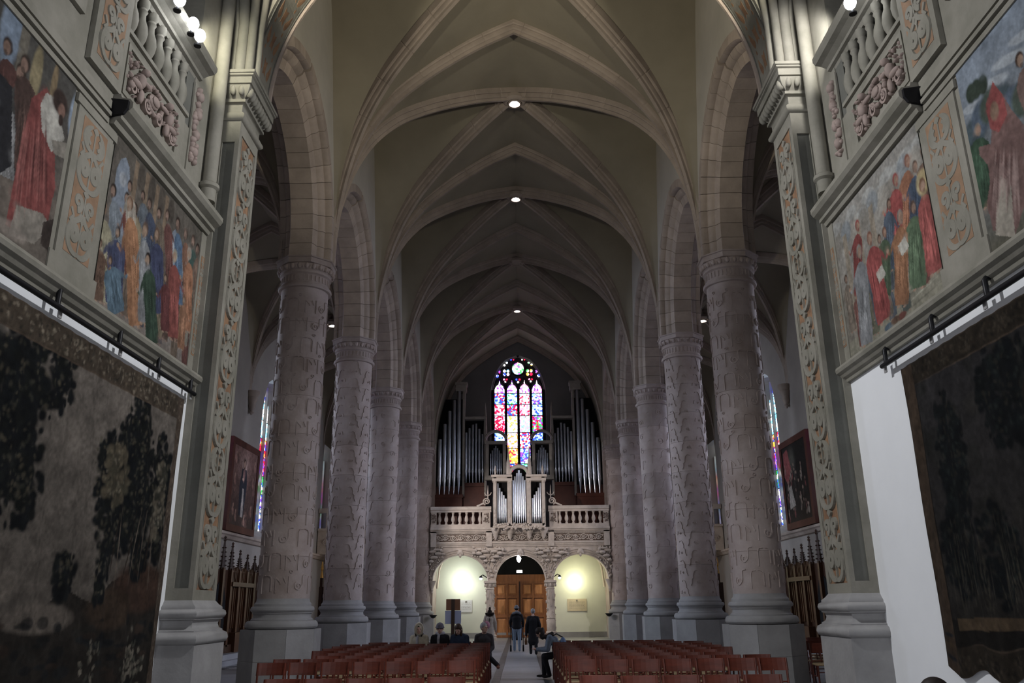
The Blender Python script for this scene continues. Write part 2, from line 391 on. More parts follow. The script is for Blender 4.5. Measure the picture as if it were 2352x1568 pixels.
Z0W, ZSW, ZPW, HWW = 4.45, 9.3, 11.1, 1.0
for s in (-1, 1):
    nm = 'left' if s < 0 else 'right'; mb = MB(); wins = []
    for k in range(-1, 6):
        y0, y1 = BAY0+BAY*k, BAY0+BAY*(k+1)
        if k == 5: y1 = YW
        if k < 0: y0 = 11
        yc = (y0+y1)/2
        if k in (1, 2, 3, 4, 5):
            hw = HWW if k < 5 else .75
            zz = [Z0W]+list(np.linspace(ZSW, ZPW, 9)); ed = [(lancet_w(z, ZSW, ZPW, hw), z) for z in zz]
            X = s*XA
            mb.add([(X, y0, 0), (X, y1, 0), (X, y1, Z0W), (X, y0, Z0W)], [(0, 1, 2, 3)])
            for q in (-1, 1):
                ye = y0 if q < 0 else y1
                mb.rings([[(X, ye, z) for _, z in ed], [(X, yc+q*(w+.42), z) for w, z in ed]], False, False)
                mb.rings([[(X, yc+q*(w+.42), z) for w, z in ed], [(X+s*.5, yc+q*w, z) for w, z in ed]], False, False)
            mb.add([(X, y0, ZPW), (X, y1, ZPW), (X, y1, 14.8), (X, y0, 14.8)], [(0, 1, 2, 3)])
            mb.add([(X-s*.0, yc-hw-.42, Z0W), (X, yc+hw+.42, Z0W), (X+s*.5, yc+hw, Z0W+.35), (X+s*.5, yc-hw, Z0W+.35)], [(0, 1, 2, 3)])
            wins.append((k, yc, hw))
        else: mb.add([(s*XA, y0, 0), (s*XA, y1, 0), (s*XA, y1, 14.8), (s*XA, y0, 14.8)], [(0, 1, 2, 3)])
    wa = struct('wall_aisle_'+nm, mb, 'aisle_plaster')
    MB().prism([(0, 4.05), (.10, 4.08), (.16, 4.18), (.22, 4.22), (.22, 4.30), (0, 4.36)], lambda a, b, h: (s*(XA-a), h, b), 12.2, YW-.1).obj('string_course', 'arch_stone', wa)
    for k, yc, hw in wins:
        w = anchor('window_%d' % (1+k+(0 if s < 0 else 5))); xg = s*(XA+.48)
        w['label'] = 'narrow stained glass lancet in the %s aisle wall' % nm
        # mullions, bars
        fr = MB(); nl = 3 if hw > .9 else 2
        for j in range(nl+1):
            y = yc-hw+2*hw*j/nl; h = [z for z in np.linspace(Z0W, ZPW, 40) if lancet_w(z, ZSW, ZPW, hw) >= abs(y-yc)-.02]
            fr.box(xg-s*.0, xg-s*.12, y-.04, y+.04, Z0W+.3, max(h))
        fr.obj('mullion', 'aisle_plaster', w)
        schemes = [[WHI, CYA, WHI, BLU, WHI], [WHI, CYA, BLU, WHI, VIO], [BLU, GRN, GRN, WHI], [RED, VIO, BLU, PNK], [YEL, RED, BLU, WHI], [WHI, CYA, WHI, CYA], [WHI, CYA, WHI], [BLU, CYA, WHI, VIO]]
        for j in range(nl):
            for r in range(8):
                za, zb = Z0W+.35+r*.78, Z0W+.35+r*.78+.74
                ya, yb = yc-hw+2*hw*j/nl+.05, yc-hw+2*hw*(j+1)/nl-.05
                top = lancet_w((za+zb)/2, ZSW, ZPW, hw)
                ya, yb = max(ya, yc-top+.03), min(yb, yc+top-.03)
                if yb-ya < .08 or zb > ZPW: continue
                MB().box(xg, xg+s*.02, ya, yb, za, zb).obj('pane', glass_mat('a%d%d' % (s, r), schemes[r], 1.9, 9), w)
        MB().box(xg+s*.05, xg+s*.07, yc-hw-.15, yc+hw+.15, Z0W-.1, ZPW+.15).obj('outer_leading', 'lead', w)
    # aisle east end wall
    struct('wall_aisle_end_'+nm, MB().box(s*5.9, s*11.2, 11.6, 12.0, 0, 15), 'aisle_plaster')
# ================================================================ COLUMNS
RS = .565
def on_col(u, v, h):
    a = u/RS; r = RS+h; return (r*math.cos(a), r*math.sin(a), v)
CIRC = 2*PI*RS
def carve(kind, seed):
    mb = MB(); r = random.Random(seed); w, h = .024, .016
    def st(p, ww=w): mb.ribbon(p, ww, on_col, h, -.006)
    if kind == 'monogram':
        n = 9; du = CIRC/n; z = 1.98; row = 0
        while z < 8.75:
            for j in range(n):
                u = du*(j+.5*(row % 2))+r.uniform(-.03, .03); m = (j+row//2+seed) % 3
                if m == 0:
                    c = .09; st([(u-.13, z), (u-.13, z+.30)]); st([(u-.13, z+.30), (u-.10, z+.37), (u-.02, z+.38)]); st([(u+.02, z+.38)]+arc2(u+.05, z+.29, c, PI/2, 0, 6)+[(u+.14, z+.05)])
                elif m == 1:
                    st([(u-.14, z+.33), (u-.14, z+.02)]); st([(u-.14, z+.33), (u-.05, z+.24), (u-.04, z+.20)]); st([(u+.02, z+.34), (u+.07, z+.22)]); st([(u+.13, z+.36), (u+.13, z+.02)])
                else:
                    st(bez((u+.15, z+.40), (u-.05, z+.42), (u+.16, z+.18), (u-.02, z+.10), 9)); st(spiral(u-.04, z+.16, .10, .02, 2.2, 1.3, 18))
                if r.random() < .35: st(spiral(u+.17, z+.46, .03, .03, 0, 1, 9), .015)
            z += .52 if row % 2 else .47; row += 1
    elif kind == 'lobed':
        n = 8; du = CIRC/n
        for j in range(n):
            z = 1.95+.28*(j % 2); q = 1 if j % 2 else -1
            while z < 8.7:
                u = du*j
                st(arc2(u, z+.30, .085, PI*.5-q*.9, PI*.5+q*1.1, 7)+[(u-q*.11, z+.24), (u-q*.10, z+.17), (u-q*.15, z+.13), (u-q*.15, z+.02), (u-q*.19, z-.05)], .024)
                st([(u+q*.10, z+.10), (u+q*.13, z+.0)]); st(spiral(u+.02, z+.04, .026, .026, 0, 1, 9), .014)
                z += .56
    else:
        n = 9; du = CIRC/n
        for j in range(n):
            z = 1.95+.2*(j % 3)
            while z < 8.7:
                u = du*j; m = r.randrange(4)
                if m == 0: st(spiral(u, z+.16, .12, .03, r.random()*6, 1.2, 16))
                elif m == 1: st([(u, z), (u, z+.3)]); st(arc2(u+.07, z+.26, .07, PI, 0, 6))
                elif m == 2: st(bez((u-.1, z), (u+.12, z+.1), (u-.1, z+.2), (u+.1, z+.34), 8))
                else: st([(u-.1, z+.3), (u, z+.36), (u+.1, z+.3), (u+.1, z+.12)])
                z += .55
    return mb
def octo(ap, z, rot=PI/8): R = ap/math.cos(PI/8); return [(R*math.cos(rot+j*PI/4), R*math.sin(rot+j*PI/4), z) for j in range(8)]
base_m = MB().lathe([(.70, 1.25), (.745, 1.265), (.775, 1.30), (.78, 1.335), (.765, 1.385), (.73, 1.42), (.665, 1.43), (.665, 1.45), (.625, 1.48), (.612, 1.52), (.618, 1.555), (.64, 1.575), (.64, 1.60), (.665, 1.61), (.685, 1.64), (.685, 1.67), (.66, 1.715), (.615, 1.72), (.615, 1.77), (.575, 1.82), (.565, 1.88)], n=40).mesh('moulded_base')
drums = []
zs = list(np.linspace(1.86, 9.10, 9))
for a, b in zip(zs, zs[1:]): drums.append(MB().lathe([(RS-.02, a), (RS-.006, a+.001), (RS, a+.008), (RS, b-.008), (RS-.006, b-.001), (RS-.02, b)], n=40, caps=False).mesh('shaft_drum'))
cap_m = MB().lathe([(.57, 9.06), (.63, 9.07), (.645, 9.10), (.64, 9.14), (.60, 9.16), (.60, 9.185), (.575, 9.20), (.572, 9.40), (.60, 9.42), (.625, 9.43), (.625, 9.47), (.60, 9.48), (.60, 9.50), (.655, 9.56), (.68, 9.64), (.64, 9.67), (.3, 9.67)], n=40, caps=False).mesh('capital')
flu = MB()
for j in range(36):
    a = j*PI/18; c, sn = math.cos(a), math.sin(a)
    flu.add([((.574+h)*c-w*sn, (.574+h)*sn+w*c, z) for h, w, z in ((0, -.018, 9.23), (0, .018, 9.23), (.016, .012, 9.245), (.016, -.012, 9.245), (0, -.018, 9.385), (0, .018, 9.385), (.016, .012, 9.365), (.016, -.012, 9.365))], [(0, 1, 2, 3), (7, 6, 5, 4), (3, 2, 6, 7), (1, 5, 6, 2), (0, 3, 7, 4)])
flu_m = flu.mesh('neck_fluting')
egg = MB()
for j in range(24):
    a = j*PI/12; egg.sphere((.655*math.cos(a), .655*math.sin(a), 9.585), (.052, .052, .075), 7, 5)
    a += PI/24; egg.box(0, .001, 0, .001, 9.5, 9.501); egg.sphere((.655*math.cos(a), .655*math.sin(a), 9.58), (.018, .018, .075), 5, 4)
egg_m = egg.mesh('egg_and_dart')
aba_m = MB().rings([octo(.64, 9.665), octo(.66, 9.67), octo(.665, 9.79), octo(.70, 9.80), octo(.70, 9.83)]).mesh('octagonal_abacus')
blk = []
for c, (za, zb) in enumerate(((0, .62), (.62, 1.25))):
    for j in range(8):
        a0, a1 = PI/8+j*PI/4, PI/8+(j+1)*PI/4; R = .80/math.cos(PI/8); g = .003
        p = [(.3*math.cos(a0), .3*math.sin(a0)), (R*math.cos(a0+g), R*math.sin(a0+g)), (R*math.cos(a1-g), R*math.sin(a1-g)), (.3*math.cos(a1), .3*math.sin(a1))]
        blk.append(MB().prism(p, lambda a, b, h: (a, b, h), za+.002, zb-.002).mesh('plinth_block'))
carves = {k: carve(k, 3).mesh('carved_strapwork') for k in ('monogram', 'lobed', 'mixed')}
names = ['nearest', 'second', 'third', 'fourth', 'last']
for i, D in enumerate(DC):
    for s in (-1, 1):
        side = 'left' if s < 0 else 'right'
        kind = ('monogram', 'lobed', 'mixed', 'mixed', 'mixed')[i]
        desc = {'monogram': 'carved with letter-like strapwork', 'lobed': 'carved with lobed wavy lines', 'mixed': 'with shallow scroll carving'}[kind]
        t = thing('stone_column', 'round stone column %s, %s of the %s nave row' % (desc, names[i], side), 'column', (s*XC, D, 0), rng.choice([0, PI/2, PI])*0, 'nave columns')
        for m in blk: put('plinth_block', m, 'base_stone', t)
        put('moulded_base', base_m, 'base_stone', t, 30)
        for m in drums: put('shaft_drum', m, 'column_stone', t, 30)
        o = put('carved_strapwork', carves[kind], 'column_stone', t); o.rotation_euler = (0, 0, .3*i+(.2 if s > 0 else 0))
        c = put('capital', cap_m, 'column_stone', t, 30)
        put('neck_fluting', flu_m, 'column_stone', c); put('egg_and_dart', egg_m, 'column_stone', c, 60); put('octagonal_abacus', aba_m, 'column_stone', c)
# ================================================================ CHOIR WALLS
XW = 4.62
class Canvas:
    """painted surface: colours computed per vertex of a fine grid (a = along the wall, b = height)"""
    def __init__(s, a0, a1, b0, b1, res, gain=1.0):
        s.na, s.nb = int((a1-a0)/res)+1, int((b1-b0)/res)+1; s.ext = (a0, a1, b0, b1); s.gain = gain
        s.A, s.B = np.meshgrid(np.linspace(a0, a1, s.na), np.linspace(b0, b1, s.nb), indexing='ij'); s.c = np.zeros((s.na, s.nb, 3)); s.r = np.random.RandomState(5)
    sat = 1.0
    def col(s, h):
        c = np.array(rgb(h) if isinstance(h, str) else h); g = c.mean(); return (g+(c-g)*(s.sat if isinstance(h, str) else 1))*s.gain
    def fill(s, h): s.c[:] = s.col(h)
    def grad(s, h0, h1): t = ((s.B-s.ext[2])/(s.ext[3]-s.ext[2]))[..., None]; s.c[:] = s.col(h0)*(1-t)+s.col(h1)*t
    def mixin(s, m, c, sl=None):
        if sl is None: sl = (slice(None), slice(None))
        m = np.clip(m, 0, 1)[..., None]; s.c[sl] = s.c[sl]*(1-m)+c*m
    def ell(s, a, b, ra, rb, h, al=1, rot=0, soft=.25):
        R = max(ra, rb)*1.3; a0, a1, b0, b1 = s.ext
        i0, i1 = [int(np.clip((q-a0)/(a1-a0)*(s.na-1), 0, s.na)) for q in (a-R, a+R)]; j0, j1 = [int(np.clip((q-b0)/(b1-b0)*(s.nb-1), 0, s.nb)) for q in (b-R, b+R)]
        sl = (slice(i0, i1+2), slice(j0, j1+2)); A, B = s.A[sl]-a, s.B[sl]-b
        if A.size == 0: return
        c, n = math.cos(rot), math.sin(rot); d = np.sqrt(((A*c+B*n)/ra)**2+((-A*n+B*c)/rb)**2)
        s.mixin((1-d)/soft*al if al < 1 else (1-d)/soft, s.col(h), sl) if al == 1 else s.mixin(np.clip((1-d)/soft, 0, 1)*al, s.col(h), sl)
    def poly(s, P, h, al=1, jit=0):
        P = np.array(P); A, B = s.A, s.B
        lo, hi = P.min(0)-.02, P.max(0)+.02; a0, a1, b0, b1 = s.ext
        i0, i1 = [int(np.clip((q-a0)/(a1-a0)*(s.na-1), 0, s.na)) for q in (lo[0], hi[0])]; j0, j1 = [int(np.clip((q-b0)/(b1-b0)*(s.nb-1), 0, s.nb)) for q in (lo[1], hi[1])]
        sl = (slice(i0, i1+2), slice(j0, j1+2)); A, B = A[sl], B[sl]; ins = np.zeros(A.shape, bool); n = len(P)
        for k in range(n):
            x0, y0 = P[k]; x1, y1 = P[(k+1) % n]
            if y0 == y1: continue
            ins ^= ((y0 > B) != (y1 > B)) & (A < (x1-x0)*(B-y0)/(y1-y0)+x0)
        s.mixin(ins.astype(float)*al, s.col(h), sl)
    def line(s, p, q, w, h, al=1):
        L = math.hypot(q[0]-p[0], q[1]-p[1]); s.ell((p[0]+q[0])/2, (p[1]+q[1])/2, L/2*1.04, w, h, al, math.atan2(q[1]-p[1], q[0]-p[0]), .5)
    def figure(s, hd, ft, w, robe, hair='4a3020', skin='a07a5c', bend=0, under=None, arms=1):
        hd, ft = np.array(hd), np.array(ft); H = np.linalg.norm(hd-ft); r = s.r; hs = min(.095, H*.085); ax = (hd-ft)/H; nx = np.array([-ax[1], ax[0]])
        if nx[0] < 0: nx = -nx
        def P(t, o): return ft+ax*(H*t)+nx*(o*w+bend*math.sin(t*PI)*w)
        s.poly([P(0, -.42), P(.12, -.50), P(.4, -.44), P(.68, -.5), P(.80, -.46), P(.88, -.2), P(.9, 0), P(.88, .2), P(.80, .46), P(.66, .52), P(.4, .44), P(.12, .5), P(0, .45)], robe)
        base = s.col(robe)/s.gain
        if under: s.poly([P(0, -.1), P(.5, -.15), P(.85, -.1), P(.8, .2), P(.5, .12), P(0, .2)], under)
        for k in range(34):
            o = r.uniform(-.45, .45); t0 = r.uniform(.03, .4); t1 = t0+r.uniform(.2, .5); f = r.choice([.35, .5, .65, 1.4, 1.7, 2.0])
            s.line(P(t0, o), P(min(t1, .86), o*.7+r.uniform(-.1, .1)), w*r.uniform(.014, .04), base*f, .85)
        s.poly([P(0, -.42), P(.85, -.42), P(.85, -.24), P(0, -.2)], base*.6, .45)
        if arms:
            q = r.choice([-1, 1]); e = P(.60, .75*q); s.line(P(.80, .42*q), e, w*.10, base*.85); hnd = P(.66, q*.95); s.line(e, hnd, w*.075, base*1.1); s.ell(*hnd, hs*.4, hs*.35, skin)
        for q in (-.2, .22): f = P(-.015, q); s.ell(*f, hs*.55, hs*.22, skin)
        s.ell(*(hd+[0, hs*.25]), hs*.95, hs*1.1, hair); s.ell(*(hd-[hs*.12, hs*.05]), hs*.68, hs*.9, skin); s.ell(*(hd-[hs*.2, hs*.7]), hs*.4, hs*.4, hair, .6)
    def scum(s, amp=.12, n=260):
        r = s.r; a0, a1, b0, b1 = s.ext
        for k in range(n):
            f = 1+r.uniform(-amp, amp); sz = r.uniform(.02, .10); i, j = r.randint(s.na), r.randint(s.nb); s.ell(s.A[i, j], s.B[i, j], sz, sz*r.uniform(.4, 1), s.c[i, j]*f/s.gain, .35, r.uniform(0, 3), .7)
        for cell, am in ((.30, amp*1.2), (.10, amp*1.6), (.04, amp*1.6), (.02, amp)):
            ga, gb = int((a1-a0)/cell)+3, int((b1-b0)/cell)+3; g = s.r.rand(ga, gb)*2-1
            ia, ib = (s.A-a0)/cell, (s.B-b0)/cell; i, j = ia.astype(int), ib.astype(int); fa, fb = ia-i, ib-j; fa, fb = fa*fa*(3-2*fa), fb*fb*(3-2*fb)
            v = g[i, j]*(1-fa)*(1-fb)+g[i+1, j]*fa*(1-fb)+g[i, j+1]*(1-fa)*fb+g[i+1, j+1]*fa*fb; s.c *= (1+am*v)[..., None]
        s.c *= 1+amp*.6*(s.r.rand(s.na, s.nb, 1)-.5)
    def obj(s, name, fn, m, parent=None, **k):
        v = [fn(a, b) for a, b in zip(s.A.ravel(), s.B.ravel())]; nb = s.nb
        f = [(i*nb+j, (i+1)*nb+j, (i+1)*nb+j+1, i*nb+j+1) for i in range(s.na-1) for j in range(nb-1)]
        me = bpy.data.meshes.new(name); me.from_pydata(v, [], f)
        at_ = me.color_attributes.new('paint', 'FLOAT_COLOR', 'POINT'); c = np.ones((s.na*nb, 4), np.float32); c[:, :3] = np.clip(s.c.reshape(-1, 3), 0, 1); at_.data.foreach_set('color', c.ravel())
        return put(name, me, m, parent, None, **k)
frescoM, tapM, oilM = mat_vcol('fresco_paint', .85, .15), mat_vcol('tapestry_weave', 1.0, .35, 130), mat_vcol('oil_paint', .45, .1)
def scrollwork(mb, fn, w, v0, v1, U, h=.02, ww=.05):
    a = w/2; n = max(1, round((v1-v0)/U)); U = (v1-v0)/n
    for k in range(n):
        v = v0+k*U; alt = k % 3
        mb.ribbon([(0, v), (0, v+U)], .03, fn, h*.8)
        for q in (-1, 1):
            mb.ribbon([(q*u, z) for u, z in bez((0, v+.02*U), (.5*a, v-.02*U), (a*.98, v+.10*U), (a*.93, v+.27*U), 8)+spiral(.50*a, v+.28*U, .42*a, .06*a, 0, 1.25, 20)], [ww*.6+ww*.5*math.sin(PI*i/29) for i in range(30)], fn, h)
            mb.ribbon([(q*u, z) for u, z in bez((a*.93, v+.27*U), (.95*a, v+.5*U), (.2*a, v+.45*U), (.08*a, v+.62*U), 9)], ww*.75, fn, h)
            if alt != 1: mb.ribbon([(q*u, z) for u, z in spiral(.52*a, v+.76*U, .38*a, .05*a, -PI/2, -1.2, 22)], [ww*.9-.4*ww*i/23 for i in range(23)], fn, h)
            else:
                mb.ribbon([(q*u, z) for u, z in bez((.05*a, v+.58*U), (.9*a, v+.60*U), (1.0*a, v+.85*U), (.3*a, v+.97*U), 10)], [ww*.3+ww*.9*math.sin(PI*i/10) for i in range(11)], fn, h)
                mb.ribbon([(q*u, z) for u, z in bez((.3*a, v+.70*U), (.6*a, v+.72*U), (.6*a, v+.82*U), (.35*a, v+.86*U), 6)], ww*.5, fn, h)
            mb.ribbon([(q*.97*a, v+.42*U), (q*.72*a, v+.52*U), (q*.97*a, v+.62*U)], ww*.5, fn, h)
        mb.prism([(0, v+.44*U), (.10*a*2, v+.53*U), (0, v+.62*U), (-.10*a*2, v+.53*U)], fn, 0, h)
        mb.prism([(0, v+.88*U), (.13*a*2, v+.94*U), (.06*a, v+1.0*U), (-.06*a, v+1.0*U), (-.13*a*2, v+.94*U)], fn, 0, h)
    return mb
def blobs(mb, pts, fn):
    for u, v, h, ru, rv, rh in pts:
        n, m = 8, 5
        mb.rings([[fn(u+ru*math.sin(a)*math.cos(b), v+rv*math.sin(a)*math.sin(b), h-rh*math.cos(a)) for b in [2*PI*j/n for j in range(n)]] for a in [PI*(i+.02)/(m+.04) for i in range(m+1)]])
for s in (-1, 1):
    nm = 'left' if s < 0 else 'right'
    def X(a): return s*a
    # lower white wall, upper stone wall with the tribune opening
    wl = struct('wall_'+nm, MB().box(X(XW), X(5.6), -8, 11.4, 0, 4.66), 'white_plaster')
    up = MB().box(X(XW), X(5.6), -8, 11.4, 4.66, 8.18).box(X(XW), X(5.4), -8, 8.22, 8.18, 15).box(X(XW), X(5.4), 10.22, 11.4, 8.18, 15)
    up.box(X(XW), X(5.4), 8.22, 10.22, 12.6, 15)
    struct('wall_choir_upper_'+nm, up, 'choir_stone')
    struct('wall_tribune_back_'+nm, MB().box(X(7.2), X(7.4), 6, 13, 7, 15).box(X(5.4), X(7.3), 6, 6.2, 7, 15).box(X(5.4), X(7.3), 11.2, 11.4, 7, 15).box(X(5.4), X(7.3), 6, 11.4, 8.0, 8.15), 'tribune_shade')
    # lower cornice, upper ledge
    def prof(pts, y0, y1, m): return MB().prism(pts, lambda a, b, h: (X(XW-a), h, b), y0, y1)
    struct('trim_%d' % (3 if s < 0 else 4), prof([(-.02, 4.60), (.05, 4.60), (.06, 4.64), (.10, 4.66), (.13, 4.70), (.17, 4.72), (.185, 4.76), (.17, 4.80), (.10, 4.82), (.06, 4.87), (-.02, 4.87)], -8, 11.34, 0), 'choir_stone', label='rounded stone cornice under the paintings on the %s choir wall' % nm)
    led = struct('trim_%d' % (5 if s < 0 else 6), prof([(-.02, 6.97), (.05, 6.97), (.07, 7.02), (.12, 7.04), (.12, 7.09), (.20, 7.13), (.24, 7.18), (.24, 7.24), (.20, 7.29), (.10, 7.31), (.08, 7.36), (-.02, 7.36)], 8.17, 11.40, 0), 'choir_stone', label='deep stone ledge below the tribune on the %s choir wall' % nm)
    prof([(-.02, 7.04), (.16, 7.08), (.20, 7.15), (.20, 7.25), (-.02, 7.28)], 8.13, 8.17, 0).obj('end_cap', 'dark_iron', led)
    for k, (za, zb, d) in enumerate(((6.93, 6.99, .03), (7.02, 7.07, .05), (7.12, 7.22, .035))):
        struct('trim_%d' % (7+k+(0 if s < 0 else 3)), MB().box(X(XW), X(XW-d), -8, 8.1, za, zb), 'choir_stone')
    # pier band with scrollwork above the paintings, framed panel nearer
    pb = struct('trim_%d' % (13 if s < 0 else 14), MB().box(X(XW), X(XW-.06), 7.50, 8.20, 7.36, 13), 'choir_stone', label='tall pier strip with terracotta scrolls on the %s tribune' % nm)
    MB().box(X(XW-.061), X(XW-.064), 7.60, 8.10, 7.5, 12.4).obj('terracotta_ground', 'faded_terracotta', pb)
    scrollwork(MB(), lambda u, v, h: (X(XW-.066-h), 7.85+u, v), .46, 7.52, 12.3, .8, .014, .10).obj('scrollwork', 'choir_stone', pb)
    fr = MB()
    for (ya, yb, za, zb) in ((5.3, 7.3, 7.75, 7.85), (7.18, 7.3, 7.85, 12), (7.05, 7.12, 8.02, 12), (5.3, 7.12, 7.95, 8.02)): fr.box(X(XW), X(XW-.05), ya, yb, za, zb)
    fr.obj('panel_moulding', 'choir_stone', pb)
    # ---------------- tribune parapet
    tp = thing('tribune_parapet', 'carved stone parapet and balusters of the tribune on the %s choir wall' % nm, 'balustrade', (0, 0, 0))
    pm = MB().box(X(XW+.12), X(XW-.02), 8.22, 10.0, 7.36, 7.50).box(X(XW+.12), X(XW-.02), 8.22, 10.0, 8.16, 8.24).box(X(XW+.12), X(XW-.02), 8.22, 8.30, 7.50, 8.16).box(X(XW+.12), X(XW-.02), 9.80, 10.0, 7.50, 8.16)
    pm.box(X(XW+.12), X(XW+.02), 8.22, 10.0, 7.4, 8.2)
    for (ya, yb, za, zb) in ((8.28, 9.84, 7.46, 7.53), (8.28, 9.84, 8.10, 8.15), (8.28, 8.34, 7.53, 8.10), (9.76, 9.84, 7.53, 8.10)): pm.box(X(XW), X(XW-.035), ya, yb, za, zb)
    pm.obj('panel_frame', 'choir_stone', tp)
    # putti relief
    rel = MB(); r = random.Random(11+s); fnr = lambda u, v, h: (X(XW-h), u, v); L = []
    L += [(9.03, 7.82, .03, .14, .10, .05), (9.03, 7.82, .07, .10, .07, .03)]
    for cx, q in ((8.62, 1), (9.46, -1)):
        L += [(cx, 7.84, .05, .07, .11, .07), (cx+q*.06, 8.0, .07, .05, .055, .06), (cx+q*.16, 7.88, .06, .12, .035, .035), (cx-q*.10, 7.74, .06, .13, .045, .045), (cx-q*.20, 7.66, .05, .06, .05, .04), (cx+q*.04, 7.66, .05, .05, .10, .045)]
        for k in range(44): L.append((cx-q*r.uniform(-.1, .32), r.uniform(7.56, 8.07), .02, r.uniform(.012, .035), r.uniform(.012, .035), r.uniform(.03, .06)))
    for k in range(26): a = r.uniform(0, 6.28); L.append((9.03+.22*math.cos(a), 7.82+.17*math.sin(a), .03, .035, .035, .05))
    blobs(rel, L, fnr)
    for cx, q in ((8.48, 1), (9.60, -1), (8.86, -1), (9.2, 1)): rel.ribbon(spiral(cx, 7.66, .10, .02, 0, q*1.6), .04, fnr, .06)
    rel.obj('putti_relief', 'putto_stone', tp, 60, kind='stuff')
    bp = MB().lathe([(.075, 0), (.075, .06), (.05, .09), (.055, .13), (.085, .22), (.095, .32), (.08, .42), (.05, .50), (.045, .58), (.065, .62), (.05, .66), (.075, .70), (.075, .78)], n=12).mesh('baluster')
    for k in range(7): put('baluster', bp, 'choir_stone', tp, 40, loc=(X(XW+.05), 8.36+.255*k, 8.24))
    MB().box(X(XW+.16), X(XW-.06), 8.20, 10.02, 8.235, 8.29).obj('lower_rail', 'choir_stone', tp)
    MB().prism([(-.2, 9.00), (-.03, 9.00), (0, 9.05), (.05, 9.06), (.06, 9.10), (.14, 9.14), (.22, 9.16), (.25, 9.21), (.25, 9.27), (.20, 9.30), (.20, 9.36), (-.2, 9.36)], lambda a, b, h: (X(XW-a), h, b), 8.18, 10.34).obj('top_rail', 'choir_stone', tp)
    MB().box(X(XW+.14), X(XW+.02), 9.98, 10.24, 7.36, 9.02).obj('end_pier', 'choir_stone_dark', tp)
    # garland strip
    g = MB(); r = random.Random(5+s); L = []
    for zc, n in ((8.75, 9), (8.45, 14), (8.12, 10), (7.85, 12)):
        for k in range(n): L.append((10.33+r.uniform(-.07, .07), zc+r.uniform(-.14, .14), .03, r.uniform(.025, .06), r.uniform(.025, .06), r.uniform(.03, .07)))
        L.append((10.33, zc+.02, .05, .075, .085, .06))
    blobs(g, L, fnr); g.obj('fruit_garland', 'putto_stone', tp, 60, kind='stuff')
    MB().box(X(XW), X(XW-.02), 10.20, 10.46, 7.5, 8.95).obj('garland_ground', 'choir_stone', tp)
    # floodlights on the rail
    for k, (y, z) in enumerate(((9.44, 0), (9.20, 0), (8.74, 0)) if s < 0 else ((8.76, 0),)):
        t = thing('floodlight', 'glaring white floodlight on the %s tribune rail, %s' % (nm, ['farthest along', 'middle one', 'closest to the scroll pier'][k] if s < 0 else ['the only one lit'][k]), 'floodlight', (X(4.30), y, 8.97 if s < 0 else 8.78), group='tribune floodlights')
        MB().lathe([(.05, 0), (.05, .02), (.015, .03), (.015, .14)], n=10).obj('stand', 'dark_iron', t)
        MB().lathe([(.02, .10), (.05, .11), (.06, .16), (.062, .21)], n=14).obj('housing', 'dark_iron', t, 40)
        MB().sphere((-s*.03, -.03, .15), (.075, .075, .095), 14, 8).obj('lens', 'flood_glow', t, 60)
    # ---------------- pilaster pier of the choir arch
    y0, y1 = 11.05, 12.15
    pil = thing('carved_pilaster', 'tall stone pilaster with terracotta scroll panel carrying the choir arch, %s side' % nm, 'pilaster', (0, 0, 0))
    xa, xb = (4.13, 5.9) if s > 0 else (-5.9, -4.13)
    MB().box(xa, xb, y0, y1, 0, 1.256).obj('plinth', 'base_stone', pil)
    ia, ib, ja, jb = xa+.13*(1 if s > 0 else 0), xb-(0 if s > 0 else .13), y0+.12, y1-.12
    MB().rect(ia, ib, ja, jb, [(.11, 1.25), (.15, 1.27), (.165, 1.32), (.15, 1.38), (.10, 1.41), (.10, 1.425), (.06, 1.45), (.045, 1.50), (.06, 1.55), (.09, 1.56), (.09, 1.575), (.115, 1.59), (.125, 1.63), (.115, 1.67), (.08, 1.69), (.08, 1.715), (.04, 1.75), (0, 1.80)]).obj('moulded_base', 'base_stone', pil, 50)
    xf = 4.26
    core = (ia+.025, ib, ja+.03, jb) if s > 0 else (ia, ib-.025, ja+.03, jb)
    MB().box(core[0], core[1], core[2], core[3], 1.78, 8.95).obj('shaft_core', 'choir_stone_dark', pil)
    f = MB()
    for (ya, yb, za, zb) in ((ja, 11.27, 1.79, 8.95), (11.93, jb, 1.79, 8.95), (11.27, 11.93, 1.79, 1.93), (11.27, 11.93, 8.72, 8.95)): f.box(X(xf), X(xf+.05), ya, yb, za, zb)
    for (ya, yb) in ((11.295, 11.315), (11.885, 11.905)): f.box(X(xf+.004), X(xf+.05), ya, yb, 1.95, 8.7)
    for (xx0, xx1, za, zb) in ((xf+.0505, xf+.0655, 1.79, 8.95), (xf+.26, xf+.36, 1.79, 8.95), (xf+.065, xf+.26, 1.79, 1.95), (xf+.065, xf+.26, 8.55, 8.95)): f.box(X(xx0), X(xx1), ja, ja+.04, za, zb)
    f.obj('panel_frame', 'choir_stone', pil)
    MB().box(X(xf+.02), X(xf+.03), 11.27, 11.93, 1.93, 8.72).obj('terracotta_ground', 'terracotta', pil)
    scrollwork(MB(), lambda u, v, h: (X(xf+.0205-h), 11.6+u, v), .545, 1.96, 8.68, .92, .034, .105).obj('scrollwork', 'choir_stone', pil)
